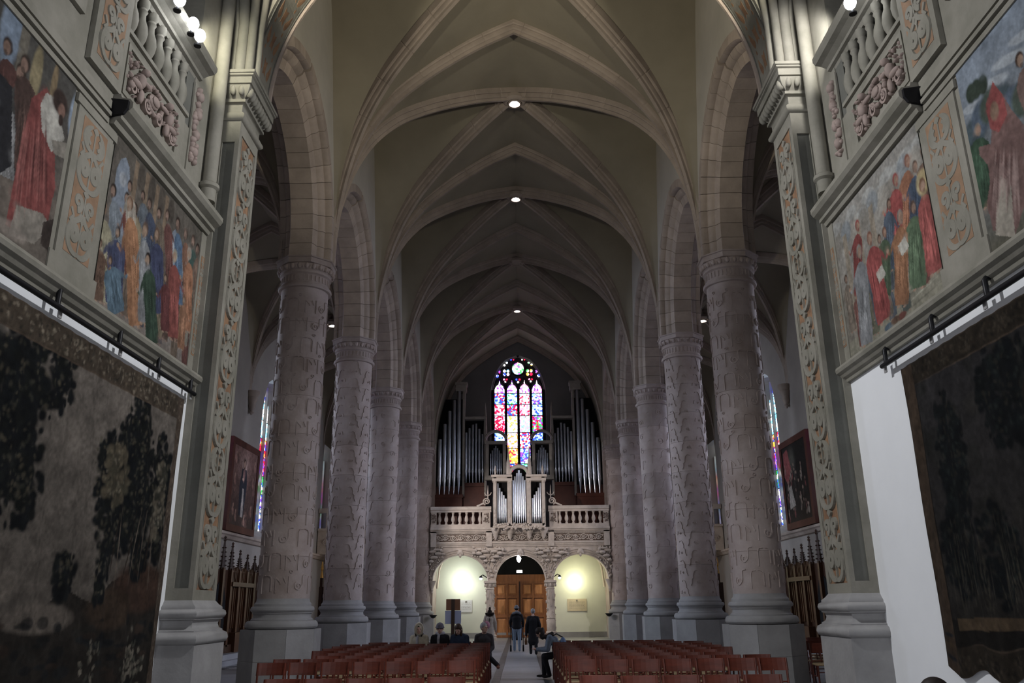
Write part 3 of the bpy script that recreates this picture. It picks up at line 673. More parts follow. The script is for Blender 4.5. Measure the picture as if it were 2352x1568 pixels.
    # capital
    MB().rect(ia, ib, ja, jb, [(0, 8.92), (.03, 8.93), (.06, 8.97), (.06, 9.01), (.03, 9.05), (.01, 9.07), (.0, 9.08), (.0, 9.20), (.02, 9.22), (.055, 9.225), (.055, 9.27), (.03, 9.29), (.04, 9.31), (.10, 9.36), (.13, 9.44), (.13, 9.49), (.16, 9.495), (.16, 9.61), (.19, 9.625), (.19, 9.65), (.21, 9.66), (.21, 9.71)]).obj('capital', 'choir_stone', pil, 40)
    e = MB()
    for k in range(10): e.sphere((X(xf-.10), ja-.03+.108*k, 9.40), (.07, .062, .095), 9, 6)
    for k in range(3): e.sphere((X(xf+.0+.13*k), ja-.105, 9.40), (.05, .055, .085), 8, 6)
    e.obj('egg_and_dart', 'choir_stone', pil, 60)
    # engaged shafts
    sh = struct('trim_%d' % (15 if s < 0 else 16), MB().lathe([(.11, 7.36), (.11, 7.55), (.15, 7.58), (.15, 7.63), (.10, 7.67), (.10, 11)], (X(4.52), 10.86, 0), 16), 'choir_stone', None, 40, label='slender round shaft beside the %s pilaster' % nm)
    MB().tube([(X(4.52), 10.86, 11), (X(4.50), 10.7, 12.5), (X(4.35), 10.3, 14)], .10, 12).obj('rib', 'choir_stone', sh, 60)
    for dx, dy, tx, ty, rr in ((4.20, 11.12, 3.6, 9.2, .07), (4.33, 11.08, 4.1, 8.4, .085), (4.47, 11.14, 4.55, 8.6, .07), (4.12, 11.25, 3.3, 9.9, .06)):
        MB().tube([(X(dx), dy, 9.7), (X(dx-.01), dy-.02, 10.6), (X(lerp(dx, tx, .25)), lerp(dy, ty, .2), 12), (X(lerp(dx, tx, .6)), lerp(dy, ty, .6), 13.5), (X(tx), ty, 14.6)], rr, 10).obj('rib', 'choir_stone', sh, 60)
    MB().box(X(4.16), X(4.55), 11.16, 12.0, 9.7, 11.3).obj('springer', 'choir_stone', sh)
    # painted pilaster strips between the paintings
    pp = struct('trim_%d' % (17 if s < 0 else 18), MB().box(X(XW), X(XW-.022), 7.52, 8.27, 5.10, 6.80).box(X(XW), X(XW-.035), 7.46, 8.33, 6.80, 6.90).box(X(XW), X(XW-.03), 7.42, 8.36, 4.87, 5.10), 'choir_stone', label='painted scroll strip between the two wall paintings, %s side' % nm)
    MB().box(X(XW-.023), X(XW-.025), 7.64, 8.15, 5.18, 6.74).obj('ochre_ground', 'faded_terracotta', pp)
    scrollwork(MB(), lambda u, v, h: (X(XW-.026-h), 7.895+u, v), .47, 5.20, 6.72, .75, .006, .10).obj('scroll_painting', 'choir_stone', pp)
    pq = struct('trim_%d' % (19 if s < 0 else 20), MB().box(X(XW), X(XW-.025), 11.0, 11.24, 4.87, 6.95), 'choir_stone', label='narrow painted strip beside the %s pilaster' % nm)
    MB().box(X(XW-.026), X(XW-.028), 11.06, 11.18, 5.1, 6.6).obj('ochre_ground', 'terracotta', pq)
    scrollwork(MB(), lambda u, v, h: (X(XW-.028-h), 11.12+u, v), .11, 5.12, 6.58, .36, .004, .02).obj('scroll_painting', 'choir_stone', pq)
# ---- the choir arch
ca = MB(); RA, ZA = 4.17, 9.72
th = np.linspace(0, PI, 49)
for yy in (11.22, 12.05):
    ca.rings([[(RA*math.cos(t), yy, ZA+RA*math.sin(t)) for t in th], [(5.9*math.cos(t)/max(abs(math.cos(t)), math.sin(t), .001), yy, max(ZA, ZA+8.6*math.sin(t)/max(abs(math.cos(t)), math.sin(t)))) for t in th]], False, False)
ca.rings([[(RA*math.cos(t), 11.22, ZA+RA*math.sin(t)) for t in th], [(RA*math.cos(t), 12.05, ZA+RA*math.sin(t)) for t in th]], False, False)
arch = struct('wall_choir_arch', ca, 'choir_stone', None, 40)
def soff(u, v, h): t = v/RA; r = RA-h; return (r*math.cos(t), 11.635+u, ZA+r*math.sin(t))
def sofl(u, v, h): t = v/RA; r = RA-h; return (-r*math.cos(t), 11.635+u, ZA+r*math.sin(t))
for fn in (soff, sofl):
    MB().rings([[fn(-.30, v, .004) for v in np.linspace(.25, RA*PI/2, 30)], [fn(.30, v, .004) for v in np.linspace(.25, RA*PI/2, 30)]], False, False).obj('plain_ground', 'choir_stone', arch)
    m = MB(); v = .35; k = 0
    def drop(u, v0, w, h, lean, m=m, fn=fn): m.prism([(u-w*.5+lean*.0, v0+h*.28), (u-w*.3, v0+h*.05), (u+w*.1, v0), (u+w*.45, v0+h*.22), (u+w*.38+lean, v0+h*.62), (u+lean*1.6, v0+h), (u-w*.2+lean, v0+h*.7)], fn, .003, .007)
    while v < 6.2:
        for u, l in ((-.17, -.04), (.17, .04)): drop(u, v, .12, .34, l); drop(u*1.15, v+.40, .05, .10, 0)
        m.prism([(-.06, v), (0, v+.05), (.06, v), (.05, v+.14), (.07, v+.30), (0, v+.26), (-.07, v+.30), (-.05, v+.14)], fn, .003, .007)
        v += .52
    m.obj('terracotta_inlay', 'terracotta', arch)
    for u in (-.34, .34): MB().ribbon([(u, v) for v in np.linspace(.1, RA*PI/2, 40)], .02, fn, .012, 0).obj('inlay_border', 'choir_stone_dark', arch)
    MB().ribbon([(.40, v) for v in np.linspace(.0, RA*PI/2, 40)], .06, fn, .05, 0).obj('arch_moulding', 'arch_stone', arch)
struct('ceiling_choir', MB().box(-5.6, 5.6, -8, 11.3, 14.6, 14.8), 'vault_plaster')
# ================================================================ WALL PAINTINGS, TAPESTRIES
Canvas.sat = .58
def wp(s, u, v): p = at(u, v, 0, s*4.6); return (p[1], p[2])
G = .80
# --- left wall, farther scene: a crowd before arches
c = Canvas(8.34, 11.02, 4.87, 6.94, .0115, G); c.grad('7d6f64', '5f574b')
for k in range(14): c.ell(8.4+.2*k, 5.05+.04*math.sin(k*2), .2, .12, '857a72', .5)
for y, w, z in ((8.62, .17, 6.55), (10.15, .13, 6.35), (10.62, .15, 6.25), (10.93, .10, 6.0)):
    c.poly([(y-w, 5.6), (y-w, z), (y-w*.6, z+.17), (y, z+.24), (y+w*.6, z+.17), (y+w, z), (y+w, 5.6)], '78889c'); c.ell(y, z-.05, w*.6, .10, 'a3aab2', .7)
for y in (8.9, 9.2, 9.5, 9.8): c.poly([(y-.05, 5.8), (y-.05, 6.9), (y+.05, 6.9), (y+.05, 5.8)], '836a4c'); c.ell(y+.15, 6.75, .11, .2, '4a3f33', .7)
bk = [(262, 440, 272, 640, '6f7c88'), (293, 458, 300, 640, '7c3a2c'), (330, 451, 335, 600, '5e6a76'), (345, 470, 350, 640, '3c4a66'), (367, 492, 372, 660, '6a5a48'), (386, 496, 392, 660, '6d3b33'), (410, 516, 412, 700, '41678c'), (428, 540, 430, 700, '8c5a3c'), (445, 555, 444, 720, '355a52'), (312, 480, 318, 640, '8b7a55'), (455, 575, 450, 740, '84644e'), (300, 430, 305, 600, '9a8f7d')]
for k in range(34):
    y = c.r.uniform(8.4, 10.9); z = c.r.uniform(5.75, 6.25)-.12*(y-8.4)/2.5; c.figure((y, z), (y+c.r.uniform(-.1, .1), z-.75), .22, ['6d5a48', '4a4f5c', '6a3b33', '7a6a4c', '3f4a44', '837a6a', '5a4436'][k % 7], '3a2a20', '94705a', arms=k % 2)
for hx, hy, fx, fy, col in bk: c.figure(wp(-1, hx, hy), wp(-1, fx, fy), .26, col, '3a2a20', '94705a')
fg = [(240, 480, 230, 690, .42, '98906a', '8a6a4a'), (272, 535, 262, 700, .42, '39436b', '3a2418'), (300, 470, 312, 748, .36, 'a5682a', '704a2a'), (255, 600, 270, 720, .40, '4a7088', '3a2418'), (232, 560, 226, 690, .26, '6a4a34', '5a3a28'), (335, 530, 330, 740, .30, '7f8286', '6a5040'), (362, 540, 366, 720, .36, '353f66', '6a4a30'), (403, 590, 398, 775, .36, '93392c', '94907e'), (436, 585, 432, 760, .30, 'b26c34', '9a8f80'), (341, 598, 352, 790, .36, '2f4a37', '241812'), (382, 640, 380, 760, .28, '6a2a2a', '4a3020'), (424, 690, 416, 800, .24, '9a6234', '6a4a28')]
for hx, hy, fx, fy, w, col, hr in fg: c.figure(wp(-1, hx, hy), wp(-1, fx, fy), w, col, hr, 'a5805f')
for u, v in ((395, 830), (330, 780), (425, 850)): y, z = wp(-1, u, v); c.poly([(y-.12, z), (y, z+.05), (y+.14, z), (y, z-.05)], '8a6a52', .8)
c.scum(.12, 500)
def panel(c, name, s, label):
    o = c.obj(name, lambda a, b: (s*(XW-.012), a, b), frescoM, None); o['label'] = label; o['category'] = 'wall painting'; o['group'] = 'choir wall paintings'
    return o
panel(c, 'wall_painting', -1, 'painting of a dense crowd under arches, left choir wall beside the pilaster')
# --- left wall, nearer scene: bending red-robed figure
c = Canvas(5.0, 7.43, 4.87, 6.93, .0125, G); c.grad('6b5f52', '4c4a45')
for u, v, w, h, col in ((30, 60, .17, .5, '6c84a0'), (175, 270, .13, .34, '7c93ad'), (85, 170, .10, .35, '8a7a4a'), (125, 200, .06, .3, '8a7040'), (60, 90, .08, .6, '6d6555')): y, z = wp(-1, u, v); c.ell(y, z, w, h, col)
for u, v, col in ((20, 110, '5a3028'), (50, 170, '4a4a48'), (10, 200, '7f7f80'), (60, 150, '553a30')): c.figure(wp(-1, u, v), wp(-1, u, v+260), .34, col, '3a2a20', '8c6650', arms=0)
R = lambda *p: [wp(-1, u, v) for u, v in p]
c.poly(R((0, 400), (150, 470), (165, 520), (140, 560), (0, 520)), '6d5f52')
c.poly(R((75, 225), (110, 200), (125, 240), (128, 330), (128, 430), (110, 520), (60, 545), (15, 515), (30, 430), (50, 330)), '8c2f28')
c.poly(R((40, 470), (100, 490), (118, 520), (80, 560), (20, 540)), '8b8172')
c.poly(R((108, 212), (128, 225), (140, 270), (150, 320), (120, 350), (98, 300), (95, 240)), 'aba79a')
c.poly(R((120, 320), (160, 330), (170, 345), (150, 365), (125, 352)), '8a8172'); y, z = wp(-1, 168, 305); c.ell(y, z, .06, .07, 'a5735a')
y, z = wp(-1, 140, 235); c.ell(y, z, .16, .15, '3d2a22'); c.ell(y+.05, z-.07, .07, .09, '8c5f4a'); c.ell(y+.06, z-.17, .05, .07, '3d2a22')
for k in range(44): a = c.r.uniform(0, 1); c.line(wp(-1, 60+50*a, 250+c.r.uniform(0, 60)), wp(-1, 30+80*a, 480+c.r.uniform(-60, 40)), .016, ['5c1c1a', 'b4564a'][k % 2], .6)
c.poly(R((0, 165), (30, 200), (28, 380), (0, 400)), '26262c'); c.poly(R((100, 510), (135, 500), (148, 560), (120, 585), (95, 560)), '3c2f28')
y, z = wp(-1, 30, 530); c.ell(y, z, .28, .09, '8f8072', .7); c.scum(.12, 350)
panel(c, 'wall_painting', -1, 'painting of a bending figure in red robe and white sleeves, left choir wall')
# --- right wall, farther scene
c = Canvas(8.34, 11.02, 4.87, 6.94, .0115, G); c.grad('857b6a', '938f86')
for k in range(10): c.ell(8.4+.28*k, 6.7+.1*math.sin(3*k), .22, .10, 'a5a9a6', .5)
for k in range(9): c.ell(8.5+.3*k, 6.55+.06*math.sin(2*k), .2, .18, ['a29a8a', '6f7f8c', '7c7466'][k % 3], .6)
for u in (1940, 1975, 2010): y, z = wp(1, u, 560); c.poly([(y-.07, 5.2), (y-.07, 6.6), (y+.07, 6.6), (y+.07, 5.2)], '93846c')
c.poly([(8.34, 4.87), (11.02, 4.87), (11.02, 5.1), (9.6, 5.2), (8.9, 5.55), (8.34, 5.75)], '8f8a72')
for k in range(8): c.line((8.34, 5.0+.09*k), (9.5-.08*k, 4.95+.075*k), .014, 'b0ad92' if k % 2 else '6f6a58', .8)
bk = [(2082, 372, 2085, 560, .34, 'a5602e', '8a4a2a'), (2120, 350, 2118, 560, .34, '7c5a44', '6a4632'), (2100, 385, 2100, 560, .3, '3f5470', '4a3020'), (2140, 365, 2140, 560, .28, '6a4438', '2a1a14'), (2055, 415, 2058, 600, .36, 'a52f28', 'a52f28'), (2040, 470, 2042, 620, .3, '47586c', '5a4030'), (1968, 520, 1970, 680, .3, '8a2a24', '9a2a24'), (2030, 535, 2032, 680, .34, '4c6244', '7a4a2a')]
for k in range(16):
    y = c.r.uniform(8.6, 10.9); z = c.r.uniform(5.7, 6.2); c.figure((y, z), (y+c.r.uniform(-.1, .1), z-.75), .24, ['7a6a58', '56606c', '7a4438', '6a6a50', '4f5a54'][k % 5], '4a3424', '9a765c', arms=k % 2)
for hx, hy, fx, fy, w, col, hr in bk: c.figure(wp(1, hx, hy), wp(1, fx, fy), w, col, hr, 'a5785a')
y, z = wp(1, 2117, 418); c.ell(y, z, .17, .17, 'c9b060', .8)
fg = [(2155, 420, 2168, 600, .40, '3f68a0', '5a4030'), (2096, 478, 2108, 660, .42, '54704c', '6a4a34'), (2066, 500, 2070, 700, .38, 'a5662a', '84766a'), (2117, 428, 2146, 625, .36, 'a83a30', '8a5a30'), (1996, 550, 2030, 735, .44, 'a5302a', '8a5030'), (1972, 580, 1990, 790, .42, '83868a', '8f887c')]
for hx, hy, fx, fy, w, col, hr in fg: c.figure(wp(1, hx, hy), wp(1, fx, fy), w, col, hr, 'ad8262')
for u, v in ((2022, 628), (2074, 565)): y, z = wp(1, u, v); c.poly([(y-.13, z-.06), (y+.08, z-.10), (y+.14, z+.06), (y-.06, z+.10)], 'b5b0a0')
for u, v, col in ((2040, 750, '4a6478'), (2070, 725, '7a3a2a'), (2055, 735, '6a4a34')): y, z = wp(1, u, v); c.ell(y, z, .14, .05, col)
c.scum(.12, 500); panel(c, 'wall_painting', 1, 'painting of a haloed figure in red teaching seated scholars, right choir wall beside the pilaster')
# --- right wall, nearer scene
c = Canvas(5.0, 7.43, 4.87, 6.93, .0125, G); c.grad('5f5a44', '7c8fa5')
for k in range(8): c.ell(5.1+.3*k, 6.75-.05*k, .3, .06, 'a9b4bd', .7, .3)
for k in range(7): c.ell(7.3-.16*k, 6.15+.12*math.sin(k), .22, .2, ['3f5660', '4a6078', '46584a'][k % 3])
R = lambda *p: [wp(1, u, v) for u, v in p]
for u, v in ((2240, 205), (2255, 195), (2228, 215)): y, z = wp(1, u, v); c.ell(y, z, .10, .12, '2f3f30')
c.figure(wp(1, 2244, 300), wp(1, 2250, 480), .40, '33563c', '84786c', 'a57a5c')
c.poly(R((2278, 190), (2300, 215), (2320, 250), (2352, 290), (2352, 470), (2330, 540), (2280, 530), (2265, 470), (2272, 420), (2268, 380), (2248, 356), (2246, 338), (2274, 330), (2275, 300), (2262, 240)), '7d564f')
c.poly(R((2278, 188), (2300, 215), (2312, 262), (2292, 305), (2272, 296), (2262, 240)), '9c2e2a'); y, z = wp(1, 2282, 255); c.ell(y, z, .08, .11, '8c6648')
c.poly(R((2290, 400), (2320, 420), (2330, 545), (2285, 540)), 'a59a86')
for k in range(46): a = c.r.uniform(0, 1); c.line(wp(1, 2285+50*a, 320+c.r.uniform(0, 60)), wp(1, 2275+65*a, 480+c.r.uniform(-60, 40)), .02, ['5c3430', 'b08a80'][k % 2], .6)
y, z = wp(1, 2340, 140); c.figure((y, z), (y-.1, z-.9), .3, '7a5a50', '4a3020'); c.scum(.12, 350)
panel(c, 'wall_painting', 1, 'painting of a red-hooded figure before blue hills, right choir wall')
# --- tapestries
def foliage(c, a, b, ra, rb, dark, light, n, r):
    n = n*2
    for k in range(max(8, n//8)):
        t = r.uniform(0, 6.283); q = math.sqrt(r.uniform(0, 1))*.68; c.ell(a+ra*q*math.cos(t), b+rb*q*math.sin(t), ra*r.uniform(.22, .42), rb*r.uniform(.18, .30), dark[k % len(dark)], 1, r.uniform(-.6, .6), .35)
    for k in range(n):
        t = r.uniform(0, 6.283); q = math.sqrt(r.uniform(0, 1)); y, z = a+ra*q*math.cos(t), b+rb*q*math.sin(t); sz = r.uniform(.035, .10)
        c.ell(y, z, sz, sz*.8, dark[k % len(dark)], 1, r.uniform(0, 3), .5)
    for k in range(int(n*.5)):
        t = r.uniform(0, 6.283); q = math.sqrt(r.uniform(0, 1)); y, z = a+ra*.9*q*math.cos(t)-.05, b+rb*.9*q*math.sin(t)+.05; sz = r.uniform(.02, .05)
        c.ell(y, z, sz, sz*.7, light[k % len(light)], .55, r.uniform(0, 3), .6)
def border(c, a0, a1, b0, b1, w, gd, fl, r, sides):
    for sd in sides:
        q = {'t': (a0, a1, b1-w, b1), 'b': (a0, a1, b0, b0+w), 'l': (a0, a0+w, b0, b1), 'r': (a1-w, a1, b0, b1)}[sd]
        c.poly([(q[0], q[2]), (q[1], q[2]), (q[1], q[3]), (q[0], q[3])], gd)
        n = int((q[1]-q[0])*(q[3]-q[2])*260)
        for k in range(n):
            y, z = r.uniform(q[0]+.03, q[1]-.03), r.uniform(q[2]+.04, q[3]-.04); c.ell(y, z, r.uniform(.015, .04), r.uniform(.012, .03), fl[k % len(fl)], .75, r.uniform(0, 3), .5)
        for z in (q[2], q[3]) if sd in 'tb' else (): c.line((q[0], z), (q[1], z), .014, '5a4632')
        for y in (q[0], q[1]) if sd in 'lr' else (): c.line((y, q[2]), (y, q[3]), .014, '5a4632')
r = random.Random(3)
DK, LT = ['0d1116', '12171a', '0f1418', '161a18'], ['4a4534', '5a5038', '3a3a2c']
c = Canvas(5.4, 10.96, .62, 4.42, .0165, .72); c.grad('4f463c', '74685c')
for k in range(8): c.line((5.4, 1.9+.3*k), (10.9, 1.95+.3*k+.06*math.sin(k)), .012, '6b5f54', .35)
c.poly([(5.4, .6), (11, .6), (11, 2.1), (10.2, 2.2), (9.6, 2.0), (9.2, 1.75), (8.6, 1.9), (8.0, 1.6), (7.0, 1.7), (5.4, 1.5)], '2a241e')
c.ell(10.3, 1.95, .75, .33, '4a2f1e', .9); c.ell(9.6, 1.7, .6, .25, '46321f', .8); c.ell(8.2, 1.62, .7, .16, '6a5d50', .9); c.ell(7.2, 1.9, .6, .2, '6f6254', .8)
for a, b, ra, rb, n in ((7.0, 3.35, .75, .95, 150), (7.7, 3.9, .55, .45, 60), (6.6, 2.5, .5, .5, 60), (7.55, 2.85, .35, .45, 50), (9.75, 3.30, .50, .85, 150), (9.45, 2.65, .45, .45, 70), (10.15, 2.6, .32, .6, 70), (9.1, 3.2, .25, .4, 35), (10.45, 3.3, .2, .55, 40), (10.7, 3.2, .1, .4, 25), (10.6, 2.6, .16, .35, 30), (8.55, 2.05, .2, .25, 25), (9.3, 2.05, .15, .35, 25)): foliage(c, a, b, ra, rb, DK, LT, n, r)
foliage(c, 9.35, 3.15, .3, .35, ['5d5138', '4a4430'], ['83745a', '7a6a4a'], 40, r); foliage(c, 10.55, 3.0, .2, .5, ['655a44', '3a382c'], ['867a62'], 30, r)
for k in range(9): y = 9.5+.14*k; c.line((y, 1.9), (y+r.uniform(-.05, .2), 2.9), .014, ['2c2118', '6b5a48'][k % 2])
for k in range(120): y, z = r.uniform(5.5, 10.8), r.uniform(.7, 1.6); c.ell(y, z, r.uniform(.05, .2), r.uniform(.02, .08), ['14181a', '1c2226', '3a2a1e', '262420', '10151b'][k % 5], .7)
for y, z in ((10.25, 1.25), (10.4, 1.05), (10.15, 1.0), (9.3, 1.2)):
    for k in range(26): c.ell(y+r.gauss(0, .09), z+r.gauss(0, .12), .04, .025, ['6a6250', '857a64', '4a4a3c'][k % 3], .7, r.uniform(0, 3))
border(c, 5.4, 10.96, .62, 4.42, .30, '4d3f2e', ['7d6d55', '2e2a24', '68573f', '8a7a60', '3a3426'], r, 't'); border(c, 5.4, 10.96, .62, 4.42, .17, '5a4838', ['6d5a45', '4a382a', '7a6650'], r, 'r')
c.scum(.15, 500)
t = thing('tapestry', 'large woven tapestry of dark trees on tan ground, left choir wall', 'tapestry', (0, 0, 0), group='choir tapestries')
wav = lambda a, b: .012*math.sin(a*9)*max(0, min(1, (4.6-b)/2))+.006*math.sin(a*23+b*3)
c.obj('woven_field', lambda a, b: (-4.57+wav(a, b), a, b), tapM, t); MB().box(-4.60, -4.588, 5.4, 10.95, .64, 4.40).obj('lining', 'black', t)
c = Canvas(3.6, 9.56, .98, 4.33, .0165, .62); c.grad('2a2620', '333033')
for k in range(60): c.ell(r.uniform(3.7, 9.4), r.uniform(1.8, 4.2), r.uniform(.1, .3), r.uniform(.1, .25), ['2e2c2c', '3a3630', '23241f'][k % 3], .5)
for a, b, ra, rb, n in ((8.75, 3.1, .30, .75, 90), (7.6, 3.6, .5, .55, 90), (6.7, 3.4, .6, .7, 90), (8.9, 2.2, .35, .5, 60), (8.2, 2.1, .4, .5, 60), (5.5, 3.2, .7, .8, 90)): foliage(c, a, b, ra, rb, ['0e1318', '121a1c', '0c1216'], ['26302c', '332f24'], n, r)
for k in range(60): y = r.uniform(7.6, 9.2); c.line((y, 1.5), (y+r.uniform(-.15, .15), 1.5+r.uniform(.4, 1.2)), .008, ['4a4434', '2c2a22', '3f3a30'][k % 3], .7)
c.poly([(6.7, 1.9), (6.75, 3.1), (6.95, 3.5), (7.25, 3.45), (7.45, 3.0), (7.5, 1.9)], '241a14'); c.ell(7.35, 2.75, .10, .22, '4a443a', .9); c.ell(7.2, 3.45, .16, .16, '2a1f18')
c.poly([(3.6, .98), (9.5, .98), (9.5, 1.5), (3.6, 1.55)], '1c1814')
border(c, 3.6, 9.56, .98, 4.33, .26, '33291c', ['4a3f2e', '1f1b16', '453825'], r, 'tb')
c.poly([(9.28, .98), (9.56, .98), (9.56, 4.33), (9.28, 4.33)], '4e3a26'); c.line((9.28, .98), (9.28, 4.3), .012, '17130e')
for z, col in ((1.35, '23262c'), (1.25, '5a4326'), (1.12, '23242a')): c.line((9.28, z), (9.56, z), .03, col)
c.poly([(7.9, 1.42), (9.15, 1.40), (9.15, 1.52), (7.9, 1.54)], '5c4628'); c.scum(.15, 400)
t = thing('tapestry', 'very dark woven tapestry with tan side border, right choir wall', 'tapestry', (0, 0, 0), group='choir tapestries')
c.obj('woven_field', lambda a, b: (4.57-wav(a, b), a, b+max(0, (1.5-b)/.5)*.05*math.sin(a*8)), tapM, t); MB().box(4.588, 4.60, 3.6, 9.55, 1.1, 4.32).obj('lining', 'black', t)
# rails carrying the tapestries
for s, ya, yb, z, hooks in ((-1, 5.2, 11.12, 4.53, (6.2, 7.55, 8.85, 9.9, 10.95)), (1, 3.4, 9.88, 4.46, (6.2, 7.45, 8.55, 9.75))):
    nm = 'left' if s < 0 else 'right'
    t = thing('tapestry_rail', 'black iron hanging rail with brackets above the %s tapestry' % nm, 'rail', (0, 0, 0), group='tapestry rails')
    MB().tube([(s*4.50, ya, z), (s*4.50, yb, z)], .030, 10).obj('pipe', 'dark_iron', t, 60)
    for y in hooks:
        MB().tube([(s*4.60, y-.0, z+.20), (s*4.52, y, z+.20), (s*4.50, y, z+.17), (s*4.50, y, z)], .027, 8).obj('bracket', 'dark_iron', t, 60)
        MB().box(s*4.53, s*4.545, y+.10, y+.16, z-.08, z+.06).obj('hanging_clip', 'base_stone', t)
# ================================================================ WEST END: wall, window, door, loft, organ
YG = 44.30                                   # front of the loft
wbk = MB()
# west wall with openings for the great window (pointed) and the door
WHW, WZ0, WZS, WZP = 1.52, 8.7, 13.6, 15.85
zz = [WZ0]+list(np.linspace(WZS, WZP, 11)); ed = [(lancet_w(z, WZS, WZP, WHW), z) for z in zz]
wbk.add([(-11.2, YW, 5.3), (11.2, YW, 5.3), (11.2, YW, WZ0), (-11.2, YW, WZ0)], [(0, 1, 2, 3)])
for q in (-1, 1):
    wbk.rings([[(q*11.2, YW, z) for _, z in ed], [(q*(w+.1), YW, z) for w, z in ed]], False, False)
    wbk.rings([[(q*(w+.1), YW, z) for w, z in ed], [(q*w, YW+.45, z) for w, z in ed]], False, False)
wbk.add([(-11.2, YW, WZP), (11.2, YW, WZP), (11.2, YW, 19), (-11.2, YW, 19)], [(0, 1, 2, 3)])
struct('wall_back', wbk, 'shaded_west_plaster')
pw = MB()
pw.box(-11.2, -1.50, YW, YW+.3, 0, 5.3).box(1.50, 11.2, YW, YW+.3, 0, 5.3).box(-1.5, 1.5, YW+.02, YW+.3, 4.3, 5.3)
struct('wall_porch', pw, 'porch_plaster')
MB().box(-4.6, 4.6, YW-.06, YW, 0, .28).obj('baseboard_porch', 'base_stone', None, kind='structure')
# ---- great window
w = anchor('window_11'); w['label'] = 'large west window of blazing stained glass above the organ'
yg = YW+.30
def wpx(u, v): p = at(u, v, 1, yg); return p[0], p[2]
MB().box(-1.8, 1.8, yg+.12, yg+.15, 8.4, 16.2).obj('outer_leading', 'lead', w)
SCH = {0: [WHI, PNK, WHI, VIO], 1: [[BLU, WHI, CYA, RED, BLU], [WHI, CYA, WHI, BLU, GRN], [WHI, PNK, WHI, RED, CYA], [WHI, WHI, BLU, CYA, VIO]],
       2: [[RED, WHI, PNK, WHI], [WHI, BLU, RED, CYA], [PNK, WHI, RED, PNK, WHI], [WHI, CYA, WHI, BLU]], 3: [[RED, PNK, RED, WHI], [WHI, WHI, YEL, WHI], [PNK, WHI, CYA, WHI], [RED, GRN, WHI, VIO]],
       4: [[WHI, WHI, BLU, CYA], [WHI, ORA, WHI, PNK], [WHI, BLU, WHI, RED], [BLU, WHI, CYA, BLU]], 5: [[BLU, VIO, BLU], [YEL, ORA, RED, WHI, YEL], [WHI, BLU, CYA, VIO], [BLU, WHI, BLU]], 6: [[BLU, RED], [RED, WHI, BLU], [BLU, CYA, GRN], [BLU, VIO]]}
xs = [-1.46, -.77, -.04, .70, 1.42]; xs = [-1.47, -.735, 0, .735, 1.47]
rows = [(13.62, 14.30, 0), (12.95, 13.58, 1), (12.28, 12.91, 2), (11.28, 12.24, 3), (10.35, 11.24, 4), (9.45, 10.31, 5), (8.75, 9.41, 6)]
for j in range(4):
    xa, xb = xs[j]+.075, xs[j+1]-.075; xm = (xa+xb)/2
    for za, zb, k in rows:
        sc = SCH[k] if k == 0 else SCH[k][j]
        if k == 0:
            P = [(xa, za), (xb, za), (xb, za+.22), (xb-.09, za+.42), (xm+.05, za+.55), (xm, zb+.12), (xm-.05, za+.55), (xa+.09, za+.42), (xa, za+.22)]
            m = MB().prism(P, lambda a, b, h: (a, h, b), yg, yg+.02)
        else: m = MB().box(xa, xb, yg, yg+.02, za, zb)
        m.obj('pane', glass_mat('w%d%d' % (k, j), sc, 2.7, 11), w)
def lobes(cx, cz, r, n, sc, a0=0, rr=.6):
    for q in range(n):
        a = a0+2*PI*q/n
        MB().lathe([(r*.42, -.01), (r*.42, .01)], (0, 0, 0), 9)
        pts = [(cx+r*.62*math.cos(a)+r*.36*math.cos(t), cz+r*.62*math.sin(a)+r*.36*math.sin(t)) for t in [2*PI*i/9 for i in range(9)]]
        MB().prism(pts, lambda u, v, h: (u, h, v), yg, yg+.02).obj('pane', glass_mat('t%d%d' % (round(cx*10), q), sc[q % len(sc)], 3.6, 8), w)
MB().prism([(.34*math.cos(t), 15.12+.36*math.sin(t)) for t in [2*PI*i/20 for i in range(20)]], lambda u, v, h: (u, h, v), yg, yg+.02).obj('pane', glass_mat('rose', [WHI, WHI, CYA, GRN, WHI, VIO], 3.6, 9), w)
MB().prism([(-.06, 15.48), (.06, 15.48), (0, 15.62)], lambda u, v, h: (u, h, v), yg, yg+.02).obj('pane', glass_mat('pk', [PNK, RED], 3, 9), w)
lobes(-.70, 14.88, .24, 4, [[WHI, CYA], [WHI], [BLU, WHI], [WHI, PNK]], PI/4); lobes(.68, 14.88, .24, 4, [[YEL, WHI], [GRN, WHI], [WHI, YEL], [RED]], PI/4)
lobes(-1.15, 14.80, .24, 2, [[RED, VIO], [BLU, WHI]], 1.0); lobes(1.15, 14.80, .24, 2, [[PNK, VIO], [BLU, WHI]], 2.1)
lobes(-.73, 15.42, .17, 2, [[WHI, CYA], [BLU]], .8); lobes(.73, 15.42, .17, 2, [[PNK, RED], [VIO, WHI]], -.6)
lobes(-.33, 15.68, .12, 2, [[RED], [BLU, WHI]], 0); lobes(.33, 15.68, .12, 2, [[RED, PNK], [BLU, WHI]], 0)
lobes(-.75, 14.42, .15, 3, [[WHI, RED], [RED], [PNK]], -PI/2); lobes(.0, 14.40, .17, 3, [[WHI], [RED], [BLU]], -PI/2); lobes(.75, 14.42, .15, 3, [[BLU, WHI], [RED], [PNK]], -PI/2)
mu = MB()
for x in xs[1:4]: mu.box(x-.065, x+.065, yg-.14, yg+.04, 8.7, 14.15)
for x in (xs[0], xs[4]): mu.box(x-.065, x+.065, yg-.14, yg+.04, 8.7, 13.8)
mu.obj('mullion', 'lead', w)
tc = MB()
tc.tube([(.42*math.cos(t), yg-.02, 15.12+.44*math.sin(t)) for t in [2*PI*i/20 for i in range(21)]], .05, 6)
